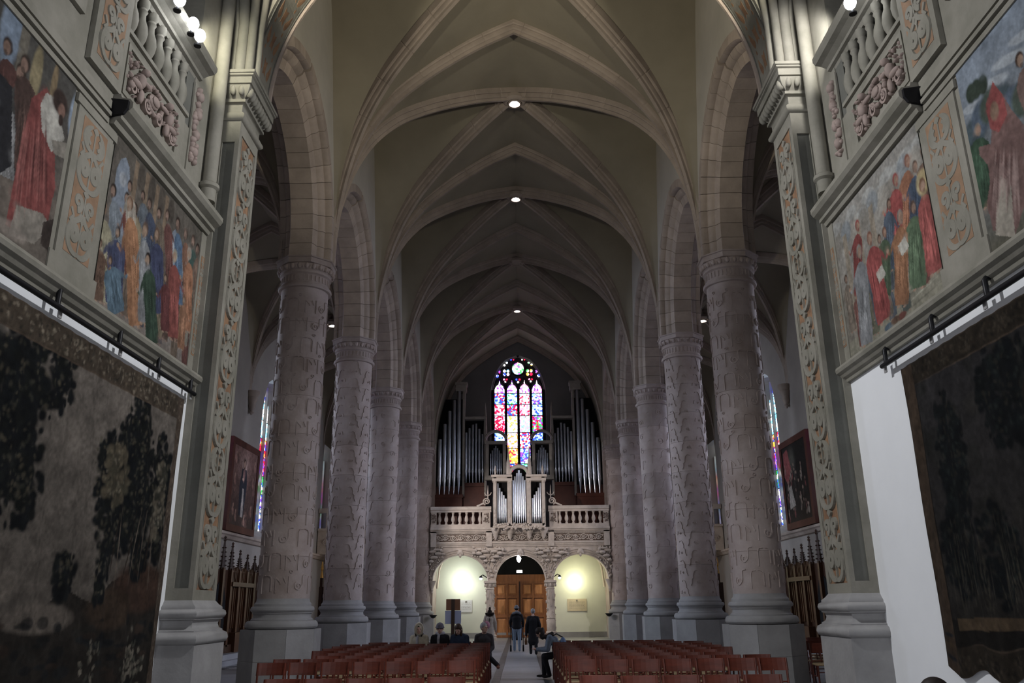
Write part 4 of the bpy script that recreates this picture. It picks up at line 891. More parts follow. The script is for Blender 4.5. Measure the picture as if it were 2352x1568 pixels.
for q in (-1, 1):
    tc.tube([(q*.70+.32*math.cos(t), yg-.02, 14.88+.32*math.sin(t)) for t in [2*PI*i/14 for i in range(15)]], .04, 6)
    for x in (.37, 1.10): tc.tube([(q*x-.36, yg-.02, 13.85), (q*x-.25, yg-.02, 14.2), (q*x, yg-.02, 14.5), (q*x+.25, yg-.02, 14.2), (q*x+.36, yg-.02, 13.85)], .045, 6)
tc.obj('tracery', 'lead', w)
for za, zb, k in rows[1:]: MB().box(-1.47, 1.47, yg-.05, yg+.03, zb+.005, zb+.035).obj('glazing_bar', 'lead', w)
# ---- door
d = anchor('door_1'); d['label'] = 'double panelled wooden door under the organ loft'
MB().box(-1.52, 1.44, YW-.10, YW+.1, 2.92, 3.28).box(-1.60, -1.42, YW-.12, YW+.1, 0, 2.92).box(1.34, 1.52, YW-.12, YW+.1, 0, 2.92).obj('door_frame', 'door_wood', d)
MB().prism([(-1.5, 3.28)]+[(1.5*math.cos(t), 3.28+1.15*math.sin(t)) for t in np.linspace(PI, 0, 15)]+[(1.5, 3.28)], lambda a, b, h: (a, h, b), YW-.01, YW+.02).obj('dark_lunette', 'black', d)
for x0, x1 in ((-1.42, -.10), (-.02, 1.34)):
    lf = MB().box(x0, x1, YW-.02, YW+.05, .03, 2.92)
    W2 = (x1-x0)
    for st in (x0, (x0+x1)/2-.05, x1-.10): lf.box(st, st+.10, YW-.09, YW-.02, .03, 2.92)
    for zr in (.03, 1.05, 2.05, 2.80): lf.box(x0+.1, x1-.1, YW-.085, YW-.02, zr, zr+.12)
    leaf = lf.obj('door_leaf', 'door_wood', d)
    for c0 in (x0+.14, (x0+x1)/2+.09):
        for za, zb in ((.22, .98), (1.24, 1.98), (2.24, 2.74)):
            MB().rings([[(c0, YW-.02, za), (c0+W2/2-.22, YW-.02, za), (c0+W2/2-.22, YW-.02, zb), (c0, YW-.02, zb)], [(c0+.07, YW-.05, za+.07), (c0+W2/2-.29, YW-.05, za+.07), (c0+W2/2-.29, YW-.05, zb-.07), (c0+.07, YW-.05, zb-.07)]]).obj('door_panel', 'door_panel_wood', leaf)
MB().box(-.10, -.02, YW-.08, YW+.02, .03, 2.92).obj('meeting_stile', 'dark_wood', d)
MB().box(-1.4, 1.35, YW-.07, YW-.04, 2.98, 3.05).box(-1.4, 1.35, YW-.07, YW-.04, 3.15, 3.22).obj('transom_moulding', 'dark_wood', d)
# ---- porch lamps and plaques
for x, lab in ((-3.2, 'glowing round wall lamp in the left porch bay'), (2.97, 'glowing round wall lamp in the right porch bay')):
    t = thing('wall_lamp', lab, 'lamp', (x, YW, 2.86), group='porch wall lamps')
    MB().rings([[(.08*math.cos(a), -dy, .08*math.sin(a)) for a in [2*PI*i/12 for i in range(12)]] for dy in (0, .05)]).obj('wall_plate', 'marble', t)
    MB().sphere((0, -.17, 0), .17, 16, 10).obj('globe', 'globe_glow', t, 60)
light('porch_lamp_light', 'POINT', (-3.2, YW-.95, 3.0), (0, 0, 0), 62, (.93, 1.0, .93), shadow_soft_size=.2)
light('porch_lamp_light', 'POINT', (2.97, YW-.95, 3.0), (0, 0, 0), 52, (1.0, .96, .62), shadow_soft_size=.2)
def plaque(x0, x1, z0, z1, m, lab, n):
    t = thing('wall_plaque', lab, 'plaque', ((x0+x1)/2, YW, (z0+z1)/2), group='porch plaques'); hw, hh = (x1-x0)/2, (z1-z0)/2
    MB().box(-hw, hw, -.05, -.002, -hh, hh).obj('slab', m, t)
    e = MB(); r = random.Random(n)
    for k in range(n):
        z = hh*.45-k*hh*1.2/n; x = -hw*.8
        while x < hw*.75: l = r.uniform(.03, .09); e.box(x, min(x+l, hw*.8), -.052, -.05, z, z+.018); x += l+.025
    e.lathe([(.06, -.0), (.06, .001)], (0, -.051, hh*.7), 8); e.box(-.05, .05, -.052, -.05, hh*.62, hh*.85)
    e.obj('engraved_lines', 'engraving', t, kind='stuff')
plaque(-3.30, -2.66, 1.34, 1.98, 'marble', 'white marble plaque on the left porch wall', 5)
plaque(2.52, 3.57, 1.34, 1.98, 'plaque_stone', 'wide tan engraved plaque on the right porch wall', 6)
for x, lab in ((-4.42, 'small dark holy water bowl by the left last column'), (4.42, 'small dark holy water bowl by the right last column')):
    t = MB().lathe([(.02, -.16), (.10, -.13), (.19, -.02), (.20, 0), (.17, 0), (.08, -.09), (.0, -.1)], (x, 43.75, 1.25), 16, False).obj('holy_water_bowl', 'dark_iron', None, 50); t['label'] = lab; t['category'] = 'basin'; t['group'] = 'holy water bowls'
# ---- loft
lf = thing('organ_loft', 'carved stone organ loft on three arches at the west end', 'loft', (0, 0, 0))
ARC = [(-3.12, 1.40), (0, 1.27), (3.12, 1.40)]; ZSP = 2.90
def spandrel(y, zt, off=0):
    m = MB(); xs_ = np.linspace(-4.68, 4.68, 190); lo = []
    for x in xs_:
        z = ZSP
        for cx, r in ARC:
            if abs(x-cx) < r+off: z = max(z, ZSP+math.sqrt((r+off)**2-(x-cx)**2)*(.91 if cx else 1.0))
        lo.append(z)
    m.rings([[(x, y, z) for x, z in zip(xs_, lo)], [(x, y, zt) for x in xs_]], False, False)
    return m, list(zip(xs_, lo))
m, lo = spandrel(YG, 4.62); m2, _ = spandrel(YG+.5, 4.62); m.v_ = 0
m.add(m2.v, m2.f); m.rings([[(x, YG, z) for x, z in lo], [(x, YG+.5, z) for x, z in lo]], False, False); m.obj('arch_wall', 'gallery_stone', lf)
for cx, r in ARC:
    k = .91 if cx else 1.0
    for rr, d, ww in ((r+.04, .06, .07), (r+.17, .04, .05), (r+.30, .08, .06)):
        MB().tube([(cx+rr*math.cos(t), YG-d*.3, ZSP+k*rr*math.sin(t)) for t in np.linspace(0 if rr < r+.1 else .35, PI-(0 if rr < r+.1 else .35), 30)], ww*.6, 6).obj('archivolt', 'gallery_stone', lf, 60)
    kb = MB(); blobs(kb, [(cx, ZSP+k*r+.16, .08, .15, .16, .12), (cx-.1, ZSP+k*r+.08, .08, .08, .10, .10), (cx+.1, ZSP+k*r+.08, .08, .08, .10, .10), (cx, ZSP+k*r-.02, .1, .07, .12, .09)], lambda u, v, h: (u, YG-h, v)); kb.obj('carved_keystone', 'gallery_stone', lf, 60)
def carved(x0, x1, zfun0, z1, n, seed, depth=.10, fn=lambda u, v, h: (u, YG-h, v)):
    r = random.Random(seed); L = []
    for k in range(n*4):
        x = r.uniform(x0, x1); z = r.uniform(3.0, z1)
        if z < zfun0(x)+.10: continue
        s_ = r.uniform(.03, .085); L.append((x, z, .02, s_*r.uniform(.6, 1.3), s_, r.uniform(.04, depth)))
        if len(L) > n: break
    m = MB(); blobs(m, L, fn); return m
zlow = lambda x: float(np.interp(x, [a for a, _ in lo], [b for _, b in lo]))
for k, (x0, x1) in enumerate(((-4.72, -4.0), (-2.5, -.75), (.75, 2.5), (4.0, 4.72))):
    carved(x0, x1, zlow, 4.58, 90 if k in (1, 2) else 55, 20+k, .13).obj('spandrel_carving', 'gallery_stone', lf, 60, kind='stuff')
    # reclining winged figures in the spandrels
    for q, cx in (((1, -4.25),), ((-1, -2.15), (1, -1.05)), ((-1, 1.05), (1, 2.15)), ((-1, 4.25),))[k]:
        f = MB(); blobs(f, [(cx, 4.26, .16, .18, .11, .16), (cx+q*.16, 4.42, .2, .08, .09, .10), (cx-q*.2, 4.08, .16, .2, .09, .14), (cx-q*.36, 3.88, .14, .13, .08, .10), (cx-q*.04, 4.46, .1, .26, .07, .09), (cx+q*.24, 4.24, .2, .14, .05, .07), (cx-q*.30, 4.36, .1, .22, .09, .09)], lambda u, v, h: (u, YG-h, v)); f.obj('winged_figure', 'gallery_stone', lf, 60)
def course(z0, z1, d, nm, m='gallery_stone', x=4.68): return MB().box(-x, x, YG-d, YG+.5, z0, z1).obj(nm, m, lf)
course(4.60, 4.68, .05, 'architrave'); course(4.68, 4.76, .09, 'architrave'); course(4.76, 4.86, .13, 'architrave')
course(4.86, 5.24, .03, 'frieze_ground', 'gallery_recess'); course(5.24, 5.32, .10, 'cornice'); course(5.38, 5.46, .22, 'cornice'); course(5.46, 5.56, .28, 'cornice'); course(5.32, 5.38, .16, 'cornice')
dn = MB()
for k in range(110): dn.box(-4.7+.0857*k, -4.7+.0857*k+.045, YG-.15, YG-.08, 5.26, 5.31)
dn.obj('dentils', 'gallery_stone', lf, kind='stuff')
fz = MB(); fg_ = lambda u, v, h: (u, YG-.035-h, v); x = -4.3; k = 0
while x < 4.4:
    q = 1 if k % 2 else -1
    fz.ribbon(spiral(x, 5.05, .165, .03, q*.5, q*1.7, 24), [.055-.001*i for i in range(25)], fg_, .06)
    fz.ribbon(bez((x-.2, 5.05-q*.12), (x-.1, 5.05+q*.02), (x+.1, 5.05-q*.2), (x+.24, 5.05+q*.12), 8), .04, fg_, .05)
    blobs(fz, [(x, 5.05, .05, .045, .045, .05), (x+.2, 5.15, .03, .06, .03, .05), (x+.2, 4.94, .03, .05, .035, .05), (x-.17, 5.15, .03, .04, .03, .04), (x-.17, 4.93, .03, .04, .03, .04)], fg_)
    x += .40; k += 1
fz.obj('scroll_frieze', 'gallery_stone', lf, 50)
for x in (-4.52, 4.52, -1.62, 1.62):
    MB().box(x-.15, x+.15, YG-.16, YG, 4.6, 5.52).obj('pedestal', 'gallery_stone', lf)
MB().box(-4.58, 4.58, YG+.52, YW-.02, 5.25, 5.5).obj('loft_floor', 'gallery_stone', lf)
# porch vault groins seen through the side arches
pv = MB()
for cx in (-3.12, 3.12):
    for q in (-1, 1): pv.tube([(cx+q*1.45, YW-.1, 2.6), (cx+q*1.3, YW-.5, 3.6), (cx+q*.9, YW-1.0, 4.5), (cx, YW-1.5, 5.1)], .06, 6)
pv.obj('porch_rib', 'gallery_stone', lf, 60, kind='stuff')
# balustrade
bl = thing('loft_balustrade', 'pale stone balustrade along the organ loft', 'balustrade', (0, 0, 0))
bm_ = MB().lathe([(.075, 0), (.075, .06), (.05, .09), (.05, .12), (.095, .22), (.10, .30), (.07, .42), (.048, .50), (.06, .53), (.048, .56), (.075, .60), (.075, .64)], n=12).mesh('baluster')
for q in (-1, 1):
    MB().box(q*1.55, q*4.68, YG-.16, YG+.16, 5.56, 5.74).obj('lower_rail', 'gallery_stone', bl)
    MB().prism([(-.16, 6.37), (-.14, 6.45), (-.2, 6.5), (-.2, 6.60), (-.17, 6.66), (.17, 6.66), (.17, 6.37)], lambda a, b, h: (h, YG+a, b), *sorted((q*1.50, q*4.70))).obj('hand_rail', 'gallery_stone', bl)
    for k in range(7): put('baluster', bm_, 'gallery_stone', bl, 40, loc=(q*(2.10+.355*k), YG, 5.73))
    for xa, xb in ((1.55, 1.98), (4.38, 4.67)):
        MB().box(q*xa, q*xb, YG-.12, YG+.14, 5.72, 6.40).obj('post', 'gallery_stone', bl)
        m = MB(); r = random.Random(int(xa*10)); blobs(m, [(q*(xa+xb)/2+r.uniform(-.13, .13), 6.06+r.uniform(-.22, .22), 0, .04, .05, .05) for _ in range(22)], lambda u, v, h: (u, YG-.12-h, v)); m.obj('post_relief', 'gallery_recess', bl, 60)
# aisle continuation of the loft
for s, nm in ((-1, 'left'), (1, 'right')):
    t = thing('aisle_loft', 'ochre stone loft parapet closing the %s aisle' % nm, 'loft', (0, 0, 0), group='aisle lofts')
    MB().box(s*5.9, s*10.6, YG-.05, YG+.3, 4.3, 5.6).obj('parapet_base', 'gallery_stone', t); MB().box(s*5.9, s*10.6, YG-.15, YG+.3, 5.5, 5.62).obj('cornice', 'gallery_stone', t)
    MB().box(s*5.9, s*10.6, YG-.12, YG+.2, 6.42, 6.66).obj('hand_rail', 'gallery_stone', t)
    for k in range(4): x = s*(6.4+1.15*k); MB().box(x-.35, x+.35, YG-.08, YG+.12, 5.62, 6.44).obj('pier', 'gallery_stone', t)
    m = MB()
    for k in range(8): m.ribbon(spiral(s*(6.3+.55*k), 4.9, .2, .04, 0, 1.6 if k % 2 else -1.6), .05, lambda u, v, h: (u, YG-.05-h, v), .05)
    m.obj('scroll_frieze', 'gallery_stone', t)
    light('aisle_porch_light', 'POINT', (s*8.2, 42.5, 4.0), (0, 0, 0), 16, (1, .78, .40), shadow_soft_size=.3)
# loft columns
for x, lab in ((-1.57, 'carved stone column left of the door under the loft'), (1.53, 'carved stone column right of the door under the loft')):
    t = thing('loft_column', lab, 'column', (x, YG+.1, 0), group='loft columns')
    MB().lathe([(.34, 0), (.34, .12), (.30, .16), (.33, .22), (.28, .28), (.25, .30), (.28, .36), (.24, .42)], n=20).obj('base', 'gallery_stone', t, 40)
    MB().lathe([(.21, .40), (.23, .55), (.235, .95), (.22, 1.0), (.25, 1.04), (.22, 1.08), (.20, 1.5), (.19, 2.45)], n=20).obj('shaft', 'gallery_stone', t, 40)
    m = MB(); fn = lambda u, v, h: ((.22+h)*math.cos(u), (.22+h)*math.sin(u), v)
    for k in range(26): u = k*2.4; m.ribbon([(u+.25*math.sin(j), .5+.075*k+.03*j) for j in range(5)], .05, fn, .035)
    for k in range(10): m.ribbon([(k*PI/5, 1.75), (k*PI/5, 2.4)], .09, lambda u, v, h: ((.19+h)*math.cos(u), (.19+h)*math.sin(u), v), .02)
    m.obj('shaft_carving', 'gallery_stone', t)
    c_ = MB().lathe([(.19, 2.45), (.23, 2.48), (.20, 2.52), (.22, 2.62), (.30, 2.76)], n=16).rect(-.26, .26, -.26, .26, [(0, 2.76), (.05, 2.78), (.05, 2.88), (.0, 2.9)]).obj('capital', 'gallery_stone', t, 40)
    m = MB(); blobs(m, [(.27*math.cos(a), 2.66, .27*math.sin(a), .05, .10, .05) for a in [2*PI*i/8 for i in range(8)]], lambda u, v, h: (u, h, v)); m.obj('acanthus_leaves', 'gallery_stone', c_, 60)
    sx = 1 if x < 0 else -1
    t2 = thing('spot_lamp', 'small lit spot lamp on the %s loft column' % ('left' if x < 0 else 'right'), 'lamp', (x-sx*.48, YG+.0, 3.05), group='loft spot lamps')
    MB().tube([(sx*.3, .1, .0), (sx*.1, .05, .14), (0, 0, .08)], .025, 8).obj('arm', 'dark_iron', t2, 60); MB().lathe([(.03, .1), (.08, .04), (.09, -.02)], n=12, caps=False).obj('hood', 'dark_iron', t2, 60); MB().sphere((0, 0, -.04), .07, 12, 8).obj('bulb', 'lamp_glow', t2, 60)
for x in (-4.60, 4.60):
    MB().lathe([(.02, 2.3), (.10, 2.45), (.08, 2.52), (.2, 2.8), (.26, 2.92)], (x, YG+.15, 0), 12).obj('console', 'gallery_stone', lf, 40)
t = thing('hanging_lantern', 'small white hanging lantern in the middle porch arch', 'lantern', (-.08, YG+.3, 4.35))
MB().tube([(0, 0, 0), (0, 0, -.22)], .01, 6).obj('chain', 'dark_iron', t); MB().lathe([(.02, -.2), (.09, -.25), (.12, -.36), (.08, -.48), (.02, -.54)], n=8).obj('glass', 'lamp_glow', t)
t = thing('exit_light', 'small white emergency light box above the door', 'light box', (-.06, YW-.12, 3.36)); MB().box(-.16, .16, -.05, .02, 0, .15).obj('body', 'marble', t); MB().box(-.15, .15, -.055, -.05, .01, .14).obj('lit_face', 'lamp_glow', t)
# ---- organ
def pipe(h, r, foot, mouth=True):
    n = 12; m = MB().lathe([(r*.12, 0), (r*.98, foot), (r, foot+.01), (r, h), (r*.9, h), (r*.9, h-.03)], n=n, caps=True)
    m2 = MB().prism([(-r*.75, foot+.01), (r*.75, foot+.01), (r*.62, foot+r*1.7), (0, foot+r*3.2), (-r*.62, foot+r*1.7)], lambda a, b, hh: (a, -math.sqrt(max(0, r*r-a*a))-hh, b), -.004, .008)
    return m.mesh('pipe'), m2.mesh('pipe_mouth')
def add_pipe(par, x, y, z, h, r, foot, mm='pipe_metal'):
    a, b = pipe(h, r, foot); o = put('pipe', a, mm, par, 40, loc=(x, y, z)); put('pipe_mouth', b, 'pipe_bright', o)
org = thing('great_organ', 'great organ with tall grey pipe towers either side of the west window', 'organ', (0, 0, 0))
YO = 45.9
for q in (-1, 1):
    MB().box(q*1.9, q*4.75, YO+.12, YO+.8, 5.5, 8.0).obj('case_base', 'case_wood', org)
    MB().box(q*3.15, q*4.72, YO-.30, YO+.15, 5.5, 7.45).box(q*3.10, q*4.75, YO-.36, YO+.18, 7.30, 7.48).obj('tower_base', 'case_wood', org)
    MB().box(q*1.9, q*3.1, YO-.02, YO+.15, 7.95, 8.15).obj('cornice', 'case_wood', org)
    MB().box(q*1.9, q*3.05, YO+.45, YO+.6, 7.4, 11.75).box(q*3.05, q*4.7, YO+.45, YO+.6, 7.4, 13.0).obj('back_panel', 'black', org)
    for x, zt in ((4.72, 10.5), (3.10, 13.6), (1.88, 11.9)): MB().box(q*(x-.06), q*(x+.06), YO-.05, YO+.5, 7.4, zt).obj('case_post', 'organ_case', org)
    MB().box(q*2.95, q*3.55, YO-.2, YO+.5, 13.35, 13.75).box(q*2.9, q*3.6, YO-.25, YO+.5, 13.7, 13.85).obj('tower_crown', 'organ_case', org)
    MB().box(q*1.85, q*3.1, YO-.1, YO+.4, 11.72, 11.86).obj('flat_crown', 'organ_case', org)
    for i in range(5): add_pipe(org, q*(3.36+.265*i), YO-.06, 7.48, 5.85-.45*i-.06*i*i+(0 if i else .1), .115, .95-.05*i)
    for i in range(6): add_pipe(org, q*(2.03+.185*i), YO+.05, 8.12, (2.75, 3.05, 3.35, 3.3, 3.1, 2.85)[i], .075, .60)
    # small towers beside the window
    xa, xb = .74, 1.84; ys = YO-.35
    MB().box(q*xa, q*(xa+.16), ys, ys+.35, 8.45, 10.3).box(q*(xb-.16), q*xb, ys, ys+.35, 8.45, 10.3).box(q*(xa-.05), q*(xb+.05), ys-.06, ys+.35, 10.24, 10.40).box(q*(xa-.05), q*(xb+.05), ys-.06, ys+.35, 8.25, 8.48).obj('small_case', 'organ_case', org)
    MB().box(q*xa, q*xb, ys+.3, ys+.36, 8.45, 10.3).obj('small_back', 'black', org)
    for i in range(7): add_pipe(org, q*(xa+.255+.098*i), ys+.12, 8.47, (1.25, 1.42, 1.55, 1.68, 1.55, 1.42, 1.25)[i], .036, .30)
    ped = [(q*(xa+xb)/2+.62*math.cos(t), 10.35+.62*math.sin(t)) for t in np.linspace(.3, PI-.3, 14)]
    MB().tube([(u, ys+.1, v) for u, v in ped], .09, 6).obj('curved_pediment', 'organ_case', org, 60)
    MB().lathe([(.13, 10.4), (.10, 11.2), (.04, 12.4), (.01, 12.7)], (q*1.88, YO+.1, 0), 6).obj('spire', 'organ_case', org)
# gallery rail in front of the window
for k in range(7): MB().lathe([(.06, 8.35), (.04, 8.5), (.065, 8.62), (.04, 8.8), (.06, 8.85)], (-.72+.24*k, YO-.2, 0), 8).obj('rail_baluster', 'organ_case', org, 50)
MB().box(-.86, .86, YO-.28, YO-.1, 8.85, 8.98).box(-.86, .86, YO-.28, YO-.1, 8.2, 8.36).obj('window_rail', 'organ_case', org)
# choir positive on the loft rail
pos = thing('positive_organ', 'small bright organ case with silver pipes on the loft rail', 'organ', (-.02, 0, 0))
yp = 43.75
MB().box(-1.33, 1.33, yp-.02, yp+.75, 5.50, 5.72).obj('case_floor', 'gallery_stone', pos)
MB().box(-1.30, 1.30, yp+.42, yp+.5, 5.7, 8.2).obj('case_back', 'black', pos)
for xa, xb in ((-1.36, -1.19), (-.62, -.39), (.39, .62), (1.19, 1.36)):
    o = MB().box(xa, xb, yp-.02, yp+.5, 5.6, 8.12 if abs(xa) > 1 or abs(xb) > 1 else 8.12).obj('case_pilaster', 'gallery_stone', pos)
    m = MB(); blobs(m, [((xa+xb)/2, z, .0, .05, .12, .05) for z in (5.85, 6.1, 6.35, 7.9)], lambda u, v, h: (u, yp-.02-h, v)); m.obj('pilaster_carving', 'gallery_stone', o, 60)
for q in (-1, 1):
    MB().box(q*.36, q*1.42, yp-.08, yp+.5, 7.92, 8.06).box(q*.36, q*1.46, yp-.14, yp+.5, 8.12, 8.24).box(q*.36, q*1.38, yp-.02, yp+.5, 8.0, 8.14).obj('side_cornice', 'gallery_stone', pos)
    MB().lathe([(.09, 8.24), (.05, 8.34), (.07, 8.42), (.02, 8.75)], (q*1.25, yp+.1, 0), 8).obj('finial', 'gallery_stone', pos); MB().lathe([(.12, 8.24), (.10, 8.9), (.05, 9.2), (.02, 9.75)], (q*.56, yp+.1, 0), 8).obj('pinnacle', 'gallery_stone', pos)
    h5 = (2.10, 1.85, 1.66, 1.48, 1.30)
    for i in range(5): add_pipe(pos, q*(1.125-.108*i), yp+.14, 5.72, h5[i], .046, .36-.0*i, 'pipe_bright')
    # scroll and spike ornaments on the hand rail
    m = MB(); fn = lambda u, v, h: (u, 44.25-h, v)
    m.ribbon([(q*u, v) for u, v in spiral(1.72, 6.92, .20, .03, -1.2, 1.8, 24)], .07, fn, .10, -.05); m.ribbon([(q*u, v) for u, v in bez((2.25, 6.68), (2.05, 6.72), (1.95, 6.85), (1.85, 6.80), 8)], .10, fn, .10, -.05); m.ribbon([(q*1.66, 7.1), (q*1.66, 7.35)], .07, fn, .05, -.05)
    m.ribbon([(q*u, v) for u, v in arc2(1.66, 7.42, .18, PI*1.05, PI*1.95, 10)], .05, fn, .05, -.05); m.ribbon([(q*1.66, 7.3), (q*1.66, 7.78)], [.09, .01], fn, .05, -.05)
    m.obj('scroll_spike', 'gallery_stone', pos)
MB().tube([(.50*math.cos(t), yp+.1, 8.22+.50*math.sin(t)) for t in np.linspace(0, PI, 16)], .10, 8).obj('round_arch', 'gallery_stone', pos, 60)
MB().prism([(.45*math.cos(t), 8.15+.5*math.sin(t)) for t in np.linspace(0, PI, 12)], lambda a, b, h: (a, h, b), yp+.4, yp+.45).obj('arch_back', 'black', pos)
for i, h in enumerate((2.25, 2.45, 2.62, 2.78, 2.62, 2.45, 2.25)): add_pipe(pos, -.324+.108*i, yp+.12, 5.72, h, .048, .40, 'pipe_bright')
m = MB(); r = random.Random(9); blobs(m, [(r.uniform(-1.35, 1.35), r.uniform(5.42, 5.72), 0, .06, .06, .07) for _ in range(70)], lambda u, v, h: (u, yp-.02-h, v)); m.obj('bracket_carving', 'gallery_stone', pos, 60, kind='stuff')
for q in (-1.25, -.5, .5, 1.25): MB().lathe([(.03, 4.95), (.10, 5.08), (.14, 5.25), (.24, 5.42), (.24, 5.52)], (q, yp+.32, 0), 8).obj('bracket', 'gallery_stone', pos, 40)
# ================================================================ CEILING LAMPS, AISLE FURNISHINGS
for k, lab in ((1, 'glowing round lamp in the nearest vault boss'), (2, 'glowing round lamp in the second vault boss'), (4, 'glowing round lamp in the farthest vault boss')):
    t = thing('ceiling_lamp', lab, 'ceiling lamp', (0, BAY0+BAY*(k+.5), 16.60), group='vault boss lamps')
    MB().lathe([(.20, 0), (.21, -.06), (.17, -.08), (.16, -.03)], n=20, caps=False).obj('trim_ring', 'rib_stone', t, 40); MB().lathe([(.115, -.03), (.105, -.07), (.02, -.075)], n=20).obj('lens', 'lamp_glow', t)
for s in (-1, 1):
    t = thing('ceiling_lamp', 'small glowing lamp in the %s aisle vault' % ('left' if s < 0 else 'right'), 'ceiling lamp', (s*AC, BAY0+BAY*3.5, 13.74), group='vault boss lamps')
    MB().lathe([(.20, 0), (.21, -.06), (.17, -.08), (.16, -.03)], n=20, caps=False).obj('trim_ring', 'rib_stone', t, 40); MB().lathe([(.115, -.03), (.105, -.07), (.02, -.075)], n=20).obj('lens', 'lamp_glow', t)
# paintings on the aisle ledges
for s in (-1, 1):
    ya, yb, za, zb = 30.0, 33.25, 4.36, 7.75
    xw = s*(XA-.16)
    t = thing('framed_painting', 'tall framed painting of a woman in a dark mantle among clouds, left aisle' if s < 0 else 'tall framed dark painting with crowded figures, right aisle', 'painting', (0, 0, 0), group='aisle paintings')
    for (a0, a1, b0, b1) in ((ya, yb, za, za+.24), (ya, yb, zb-.24, zb), (ya, ya+.24, za+.24, zb-.24), (yb-.24, yb, za+.24, zb-.24)): MB().box(xw, xw+s*.14, a0, a1, b0, b1).obj('frame_bar', 'case_wood', t)
    c = Canvas(ya+.2, yb-.2, za+.2, zb-.2, .022, 1.5)
    r = random.Random(31)
    if s < 0:
        c.grad('3a2a24', '7a4f42'); yc = (ya+yb)/2-.1
        c.ell(yc, zb-.9, .9, .75, 'a07868', .8, 0, .9); c.ell(yc, zb-.9, .35, .4, 'c0a08a', .7, 0, .9)
        for k in range(60): c.ell(r.uniform(ya, yb), r.uniform(za, zb), .15, .12, ['6a3a30', '8a5648', '5a3228', '4a302a'][k % 4], .4)
        c.poly([(yc-.30, 5.0), (yc-.42, 6.1), (yc-.25, 6.75), (yc+.25, 6.75), (yc+.42, 6.2), (yc+.25, 5.0)], '232a3a'); c.poly([(yc-.08, 4.95), (yc-.05, 6.0), (yc+.12, 6.0), (yc+.2, 4.95)], '9a8f84'); c.ell(yc, 6.5, .16, .3, '8a5a50')
        c.ell(yc, 6.93, .17, .22, '4a2c20'); c.ell(yc, 6.93, .10, .15, 'b08468'); c.ell(yc-.05, 6.35, .12, .07, 'b58a6e')
        for y, z in ((ya+.6, 5.1), (yb-.6, 5.2), (ya+.55, 6.2), (yb-.6, 6.3), (yc+.4, 4.8), (yc-.6, 4.9), (ya+.5, 7.0), (yb-.5, 6.95)): c.ell(y, z, .11, .2, '9a6650', .8, .4); c.ell(y, z+.2, .08, .09, '9a7058')
    else:
        c.grad('1c1512', '1a1a16'); c.ell(yb-1.3, 6.9, .6, .6, '4d4a3c', .8, 0, .9)
        c.poly([(yb-.4, 7.3), (yb-.9, 7.4), (yb-1.2, 6.6), (yb-.7, 6.0), (yb-.3, 6.4)], '8a2a28')
        for k in range(40): y, z = r.uniform(ya+.5, yb-.4), r.uniform(4.7, 6.6); c.ell(y, z, .07, .16, ['7a6a58', '6a2824', '8a7a68', '3a2c24', '2c2a26'][k % 5], .85, r.uniform(-.5, .5)); c.ell(y, z+.2, .06, .07, '8a6a54', .8)
        c.poly([(yb-1.3, 5.2), (yb-1.0, 6.0), (yb-.7, 5.9), (yb-.6, 5.1)], '8d8578')
    c.scum(.15, 200); c.obj('canvas', lambda a, b: (xw+s*.02, a, b), oilM, t)
